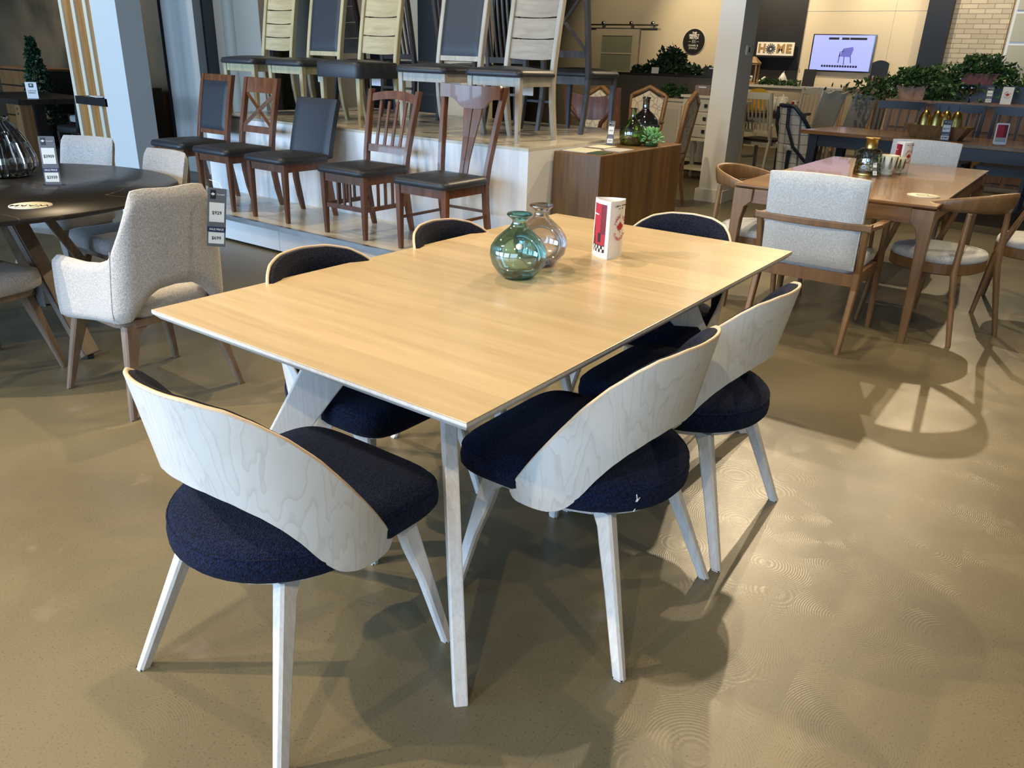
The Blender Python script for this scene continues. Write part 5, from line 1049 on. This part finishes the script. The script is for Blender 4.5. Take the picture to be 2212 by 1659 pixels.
MB().lathe([(0.0001, 0.80), (0.18, 0.80), (0.195, 0.815), (0.19, 0.835), (0.0001, 0.835)], 28).build('tabletop', 'walnut', t); MB().lathe([(0.0001, 0.70), (0.14, 0.70), (0.14, 0.80), (0.0001, 0.80)], 24).build('drum', 'walnut', t); MB().lathe([(0.03, 0.04), (0.05, 0.2), (0.025, 0.4), (0.05, 0.7)], 16, cap=True).build('pedestal', 'walnut', t)
for a in (0, 120, 240): MB().bar((0, 0, 0.12), (0.2 * math.cos(math.radians(a)), 0.2 * math.sin(math.radians(a)), 0.02), 0.03, 0.04).build('foot', 'walnut', t)

def slat_chair(kind, wd_, label, loc, rz, H, group, arms=False, W=0.46, n=7):
    t = thing('slat_back_chair', label, 'chair', loc, rz, group); hw = W / 2
    def yb(z): return -0.20 - 0.20 * max(0, z - 0.45)
    for sx in (-1, 1):
        MB().post([(sx * (hw - 0.01), -0.25, 0, 0.032, 0.032), (sx * hw, -0.2, 0.45, 0.038, 0.045), (sx * (hw + 0.005), yb(H), H, 0.034, 0.034)]).build('back_post', wd_, t); MB().post([(sx * hw, 0.21, 0, 0.032, 0.032), (sx * hw, 0.2, 0.43, 0.042, 0.042)]).build('front_leg', wd_, t)
        if arms: MB().bar((sx * (hw + 0.02), -0.24, 0.66), (sx * (hw + 0.04), 0.2, 0.64), 0.045, 0.025).build('armrest', wd_, t); MB().post([(sx * (hw + 0.02), 0.17, 0.43, 0.03, 0.03), (sx * (hw + 0.03), 0.15, 0.64, 0.03, 0.03)]).build('arm_post', wd_, t)
        MB().bar((sx * hw, -0.23, 0.18), (sx * hw, 0.2, 0.18), 0.02, 0.028).build('stretcher', wd_, t)
    crest = {'curl': lambda u: H - 0.02 + 0.035 * abs(u) ** 3, 'arch': lambda u: H - 0.02 + 0.03 * math.cos(u * 2.4), 'flat': lambda u: H}[kind]
    MB().sheet(lambda u, v: (u * (hw + 0.01), yb(H) + 0.005 - 0.02 * (1 - u * u), H - 0.09 + (crest(u) - H + 0.09) * v), lambda u, v: (0, 0.026, 0), lin(-1, 1, 17), lin(0, 1, 3)).build('crest_rail', wd_, t)
    MB().bar((-hw, yb(0.56), 0.56), (hw, yb(0.56), 0.56), 0.024, 0.04).build('lower_rail', wd_, t)
    for i in range(n): u = -0.82 + 1.64 * i / (n - 1); MB().bar((u * hw, yb(0.57), 0.57), (u * hw, yb(H) , H - 0.07), 0.022, 0.012, (0, 1, 0.2)).build('back_slat', wd_, t)
    MB().box(-hw, hw, -0.21, 0.22, 0.37, 0.43).build('seat_frame', wd_, t); MB().prism(rrect(W + 0.03, 0.46, 0.04, 4, 0, 0.0), 0.43, 0.46).build('seat', 'dark_wood' if wd_ == 'white_chair' else wd_, t)
    return t
GW = 'painted slat-back chairs near the white column'
w1 = slat_chair('flat', 'white_chair', 'off-white slat-back armchair with a dark seat just right of the white column', (-3.93, 11.62, 0), math.radians(-14), 1.08, GW, arms=True)
slat_chair('arch', 'white_chair', 'cream slat-back chair beyond the white table with the ceramic jars', (-3.83, 13.25, 0), PI, 1.12, GW)
def plank_chair(label, loc, rz):
    t = thing('plank_back_chair', label, 'chair', loc, rz, 'grey plank-backed chairs behind the checked chair')
    MB().sheet(lambda u, v: (u * (0.155 + 0.035 * v), -0.20 - 0.24 * v, 0.46 + (0.66 + 0.02 * math.cos(u * 5.5)) * v), lambda u, v: (0, 0.03, 0.004), lin(-1, 1, 21), lin(0, 1, 6)).build('backrest', 'paint_grey', t)
    MB().sheet(lambda u, v: (u * 0.14, -0.236 - 0.17 * v, 0.56 + 0.46 * v), lambda u, v: (0, -0.008, 0), lin(-1, 1, 3), lin(0, 1, 3)).build('inset_panel', 'white_chair', t)
    MB().prism(rrect(0.44, 0.44, 0.03, 4), 0.42, 0.47).build('seat', 'paint_grey', t)
    for sx in (-1, 1):
        for y in (-0.18, 0.18): MB().post([(sx * 0.18, y, 0, 0.035, 0.035), (sx * 0.18, y, 0.42, 0.045, 0.045)]).build('leg', 'paint_grey', t)
    return t
q = plank_chair('grey plank-backed chair, left one of the two leaning backs behind the checked chair', (-3.40, 12.05, 0), math.radians(48))
dup(q, (-3.05, 12.35, 0), math.radians(48), 'grey plank-backed chair, right one of the two leaning backs')
slat_chair('curl', 'oak_gold', 'golden brown ladder chair in front of the back counter', (-3.22, 13.45, 0), PI + 0.1, 1.16, 'brown chairs near the back counter', n=3)
t = thing('carved_post', 'rough brown carved post rising behind the navy table', 'post', (-2.72, 12.55, 0)); cp = MB(); rr = random.Random(4)
cp.tube([(0.0, 0, 0.0)] + [(0.0 + 0.10 * k / 8 + rr.uniform(-.012, .012), rr.uniform(-.01, .01), 1.13 * k / 8) for k in range(1, 9)], [0.075 + rr.uniform(-.018, .018) for _ in range(9)], 7); cp.build('post', 'walnut', t)
t = thing('checked_chair', 'wing-style chair in white checked fabric with navy wood trim', 'chair', (-3.28, 11.0, 0), math.radians(-52))
MB().sheet(lambda u, v: (0.25 * math.sin(u * 1.9), -0.25 * math.cos(u * 1.9) + 0.05 - 0.06 * v, 0.12 + (0.82 - 0.38 * max(0, abs(u) - 0.45) ** 1.2 * 1.6) * v), lambda u, v: (-0.05 * math.sin(u * 1.9), 0.05 * math.cos(u * 1.9), 0), lin(-1, 1, 31), lin(0, 1, 9)).build('wrap_back', 'checked', t)
MB().tube([(0.252 * math.sin(u * 1.9), -0.25 * math.cos(u * 1.9) - 0.01, 0.95 - 0.38 * max(0, abs(u) - 0.45) ** 1.2 * 1.6) for u in lin(-1, 1, 31)], 0.026, 8).build('top_trim', 'navy_paint', t)
for sx in (-1, 1): MB().tube([(sx * 0.19, -0.235, 0.93), (sx * 0.20, -0.22, 0.7), (sx * 0.24, -0.12, 0.45), (sx * 0.27, 0.05, 0.28), (sx * 0.27, 0.22, 0.22)], 0.022, 8).build('side_trim', 'navy_paint', t)
MB().pad(rrect(0.46, 0.46, 0.06, 5, 0, 0.03), [(0.97, 0.40), (1, 0.42), (1, 0.46), (0.95, 0.48)], 0.02, 4).build('seat', 'checked', t)
for sx in (-1, 1):
    for y in (-0.15, 0.2): MB().post([(sx * 0.2, y, 0, 0.03, 0.03), (sx * 0.2, y, 0.41, 0.045, 0.045)]).build('leg', 'navy_paint', t)
t = thing('white_table', 'white-legged dining table with a dark brown top beyond the off-white armchair', 'table', (-4.28, 12.55, 0))
MB().box(-0.55, 0.55, -0.5, 0.5, 0.735, 0.775).build('tabletop', 'dark_wood', t); MB().box(-0.48, 0.48, -0.44, 0.44, 0.63, 0.735).build('apron', 'paint_grey', t)
for x in (-0.47, 0.47):
    for y in (-0.42, 0.42): MB().lathe([(r * 1.3, z * 1.47) for r, z in TL], 14, (x, y, 0), cap=True).build('turned_leg', 'white_chair', t)
for i, (x, y, k) in enumerate(((-4.10, 12.28, 1.0), (-3.93, 12.20, 1.05))):
    t = thing('ceramic_jar', ('left' if i == 0 else 'right') + ' lidded grey ceramic jar on the white-legged table', 'jar', (x, y, 0.775), 0, 'lidded ceramic jars on the white-legged table')
    MB().lathe([(0.0001, 0), (0.06 * k, 0), (0.088 * k, 0.05 * k), (0.092 * k, 0.12 * k), (0.08 * k, 0.19 * k), (0.07 * k, 0.20 * k)], 24).build('body', 'ceramic', t); MB().lathe([(0.075 * k, 0.20 * k), (0.06 * k, 0.225 * k), (0.008, 0.232 * k), (0.014, 0.25 * k), (0.0001, 0.262 * k)], 20).build('lid', 'ceramic', t)
price_stand('small price tag beside the ceramic jars on the white-legged table', (-3.82, 12.12, 0.775), 0.3, '$89', '$69', 0.045, 0.16)
tri_card('red and white three-sided card beside the ceramic jars, farthest of the cards', (-3.74, 12.2, 0.775), math.radians(20), 0.95)
t = thing('yellow_candle_holder', 'bright yellow candle display behind the off-white armchair', 'candle holder', (-4.52, 12.75, 0.775)); MB().sheet(lambda u, v: (u * 0.19, 0.06, 0.02 + (0.30 - 0.08 * u * u) * v), lambda u, v: (0, 0.03, 0), lin(-1, 1, 11), lin(0, 1, 3)).build('yellow_back', 'yellow', t); MB().box(-0.19, 0.19, -0.05, 0.09, 0, 0.03).build('base', 'yellow', t)
for x in (-0.08, 0.0, 0.08): MB().lathe([(0.0001, 0.03), (0.012, 0.03), (0.008, 0.13), (0.0001, 0.16)], 10, (x, 0, 0)).build('candle', 'yellow', t)

# ---------------------------------------------------------------- navy table group on the right
NR = math.radians(-8)
t = thing('navy_table', 'long dining table with a brown top and navy legs at the right', 'table', (-1.30, 9.72, 0), NR)
MB().box(-1.42, 1.42, -0.50, 0.50, 0.725, 0.765).build('tabletop', 'walnut_top', t, bevel=0.005)
for sy in (-1, 1): MB().box(-1.25, 1.25, sy * 0.42 - 0.015, sy * 0.42 + 0.015, 0.60, 0.725).build('apron', 'navy_paint', t)
for sx in (-1, 1): MB().box(sx * 1.27 - 0.015, sx * 1.27 + 0.015, -0.40, 0.40, 0.60, 0.725).build('apron', 'navy_paint', t)
for sx in (-1, 1):
    for sy in (-1, 1): MB().post([(sx * 1.30, sy * 0.42, 0, 0.07, 0.07), (sx * 1.28, sy * 0.41, 0.60, 0.095, 0.095), (sx * 1.28, sy * 0.41, 0.725, 0.095, 0.095)]).build('leg', 'navy_paint', t)
GN = 'navy slat-back chairs behind the navy table'
n1 = slat_chair('flat', 'navy_paint', 'navy slat-back chair behind the navy table, left of the brass bells', (-2.08, 10.62, 0), PI - 0.05, 1.075, GN, W=0.50, n=5)
dup(n1, (-1.43, 10.60, 0), PI - 0.05, 'navy slat-back chair right behind the wooden tray of brass bells')
dup(n1, (-0.80, 10.55, 0), PI - 0.05, 'navy slat-back chair at the right edge of view behind the red card')
t = thing('wooden_tray', 'long flared wooden dough tray on the navy table', 'tray', (-1.40, 9.55, 0.765), NR)
MB().rings([[(x * a, y * b, z) for x, y in ((-1, -1), (1, -1), (1, 1), (-1, 1))] for a, b, z in ((0.23, 0.09, 0), (0.31, 0.14, 0.135), (0.295, 0.128, 0.135), (0.215, 0.08, 0.012))], cap=False).box(-0.22, 0.22, -0.085, 0.085, 0.0, 0.014).build('tray_body', 'oak_gold', t)
for i, (x, y) in enumerate(((-1.555, 9.60), (-1.44, 9.58), (-1.36, 9.62), (-1.25, 9.56))):
    t = thing('brass_bell', ('first', 'second', 'third', 'fourth')[i] + ' brass bell from the left in the wooden dough tray', 'bell', (x, y, 0.782), 0, 'brass bells in the wooden tray')
    MB().lathe([(0.066, 0.0), (0.066, 0.10), (0.058, 0.18), (0.040, 0.235), (0.016, 0.262), (0.0001, 0.267)], 22, cap=True).build('bell', 'brass', t); MB().tube([(0, 0, 0.26), (0.01, 0, 0.29), (0.0, 0.005, 0.31)], 0.004, 6).build('stem', 'dark_wood', t)
price_stand('price card reading $3319 on the navy table in front of the brass bells', (-1.285, 9.30, 0.765), math.radians(18), '$3319', '$2489', 0.085, 0.20)
t = thing('photo_card', 'white-framed red photo card standing near the right end of the navy table', 'card stand', (-0.79, 9.27, 0.765), math.radians(20))
MB().prism(rrect(0.115, 0.20, 0.012, 3, 0, 0.11), 0, 0.012, 'y').build('frame', 'paper', t, rot=(-0.12, 0, 0)); p_ = MB().box(-0.045, 0.045, -0.003, 0, 0.035, 0.195).build('picture', 'card_red', t, rot=(-0.12, 0, 0)); MB().box(-0.045, 0.045, -0.005, -0.003, 0.035, 0.075).build('floor_print', 'paint_grey', p_); MB().box(0.015, 0.045, -0.005, -0.003, 0.08, 0.195).build('curtain_print', 'card_red_dark', p_); MB().box(-0.05, 0.05, -0.02, 0.05, 0, 0.01).build('foot', 'glass_clear', t)
t = thing('brown_buffet', 'brown wooden buffet behind the navy chairs, planters along its top', 'buffet', (-1.35, 12.05, 0))
MB().box(-1.05, 1.05, -0.25, 0.25, 0.08, 1.04).build('carcass', 'walnut', t); MB().box(-1.08, 1.08, -0.28, 0.28, 1.04, 1.075).build('top', 'walnut', t)
for i in range(4):
    for j in range(3): d = MB().box(-0.98 + 0.5 * i, -0.53 + 0.5 * i, -0.265, -0.25, 0.14 + 0.30 * j, 0.40 + 0.30 * j).build('drawer', 'walnut', t)
t = thing('blue_riser', 'dark blue raised back shelf on the brown buffet', 'shelf', (-1.10, 12.26, 1.075)); MB().box(-0.72, 0.72, -0.05, 0.12, 0, 0.21).build('box', 'navy_paint', t)
def planter(label, loc, w, h, m, seed, nleaf, spread, flowers=False):
    t = thing('planter', label, 'planter', loc, 0, 'rectangular planters of foliage on the buffet')
    MB().rings([[(x * a, y * a * 0.8, z) for x, y in ((-w / 2, -0.10), (w / 2, -0.10), (w / 2, 0.10), (-w / 2, 0.10))] for a, z in ((0.88, 0), (1.0, h), (1.04, h), (1.04, h + 0.02), (0.95, h + 0.02))]).build('trough', m, t)
    rr = random.Random(seed); g = MB(); pts = []
    for _ in range(nleaf):
        x = rr.gauss(0, spread); z = h + rr.uniform(-0.10 if abs(x) > w / 2 else 0.0, 0.17) * math.exp(-(x / spread / 2.2) ** 2) * (1.2); y = rr.uniform(-0.15, 0.08); pts.append(((x, y, z + (0.02 if abs(x) < w / 2 else -0.12 * rr.random())), 0))
    leaf_cloud(g, pts, 0.065, rnd=rr); g.build('leaves', 'leaf', t)
    if flowers:
        for m_, n_ in (('petal_orange', 26), ('petal_white', 34)):
            f = MB(); leaf_cloud(f, [((rr.uniform(-0.22, 0.16) + (0.1 if m_ == 'petal_white' else 0), rr.uniform(-0.14, 0.0), h + rr.uniform(0.10, 0.20)), 0) for _ in range(n_)], 0.05, rnd=rr); f.build('flowers', m_, t)
planter('rough copper-coloured planter of trailing ivy on the left of the buffet', (-2.16, 11.95, 1.075), 0.36, 0.15, 'copper', 31, 1500, 0.30)
planter('dark red planter with orange and white flowers on the blue shelf', (-1.46, 12.28, 1.285), 0.42, 0.115, 'terracotta', 32, 1500, 0.30, True)
for i, (x, m_) in enumerate(((-1.56, 'glass_olive'), (-1.46, 'glass_black'))):
    t = thing('wine_goblet', ('amber' if i == 0 else 'dark') + ' long-stemmed wine goblet on the buffet top', 'goblet', (x, 11.84, 1.075), 0, 'wine goblets on the buffet'); MB().lathe([(0.035, 0), (0.006, 0.01), (0.005, 0.10), (0.03, 0.12), (0.05, 0.15), (0.048, 0.19), (0.040, 0.205)], 20).build('glass', m_, t)
price_stand('price card reading $5239 on the buffet top beside the goblets', (-1.25, 11.85, 1.075), 0.25, '$5239', '$3949', 0.075, 0.19)
t = thing('leaf_sign', 'white MADE IN CANADA card on the buffet at the right', 'card stand', (-1.06, 11.84, 1.075), 0.3)
MB().box(-0.06, 0.06, 0, 0.01, 0, 0.20).build('card', 'paper', t); maple(MB(), 0, 0.11, 0.024, -0.0015).build('maple_leaf', 'red_ink', t); arc_text('made_in_text', 'MADE IN', 0.015, 'red_ink', t, (0, 0.11), 0.036, 155, 25, y=-0.002); arc_text('canada_text', 'CANADA', 0.015, 'red_ink', t, (0, 0.11), 0.036, 205, 335, False, y=-0.002)
t = thing('white_cabinet', 'tall white shelf cabinet at the right edge against the back wall', 'cabinet', (-1.20, 15.6, 0)); MB().box(-0.38, 0.6, -0.2, 0.28, 0, 2.9).build('carcass', 'white_gloss', t)
for z in (1.0, 1.45, 1.9, 2.35): MB().box(-0.34, 0.56, -0.22, -0.2, z, z + 0.40).build('glass_front', 'frosted', t)
t = thing('table_lamp', 'table lamp with a plain grey shade at the far right', 'lamp', (-1.18, 14.2, 1.075)); MB().lathe([(0.11, 0.46), (0.14, 0.30)], 24).build('lamp_shade', 'tag_white', t); MB().lathe([(0.05, 0), (0.06, 0.02), (0.02, 0.05), (0.03, 0.2), (0.012, 0.3), (0.012, 0.44)], 16, cap=True).build('base', 'chrome', t)
t = thing('lamp_console', 'narrow dark console table carrying the grey-shaded lamp', 'console', (-1.0, 14.25, 0)); MB().box(-0.5, 0.6, -0.2, 0.2, 1.03, 1.075).build('top', 'dark_wood', t)
for x in (-0.46, 0.56):
    for y in (-0.16, 0.16): MB().box(x - 0.02, x + 0.02, y - 0.02, y + 0.02, 0, 1.03).build('leg', 'dark_wood', t)
t = thing('open_bookcase', 'low brown open shelf unit under the right end of the navy table', 'shelf unit', (0.05, 11.35, 0)); 
b_ = MB(); b_.box(-0.5, -0.46, -0.16, 0.16, 0, 0.70); b_.box(0.46, 0.5, -0.16, 0.16, 0, 0.70); b_.box(-0.5, 0.5, 0.14, 0.16, 0, 0.70); b_.build('sides', 'navy_paint', t)
for z in (0.06, 0.27, 0.48, 0.68): MB().box(-0.46, 0.46, -0.16, 0.14, z, z + 0.03).build('shelf', 'oak_gold', t)
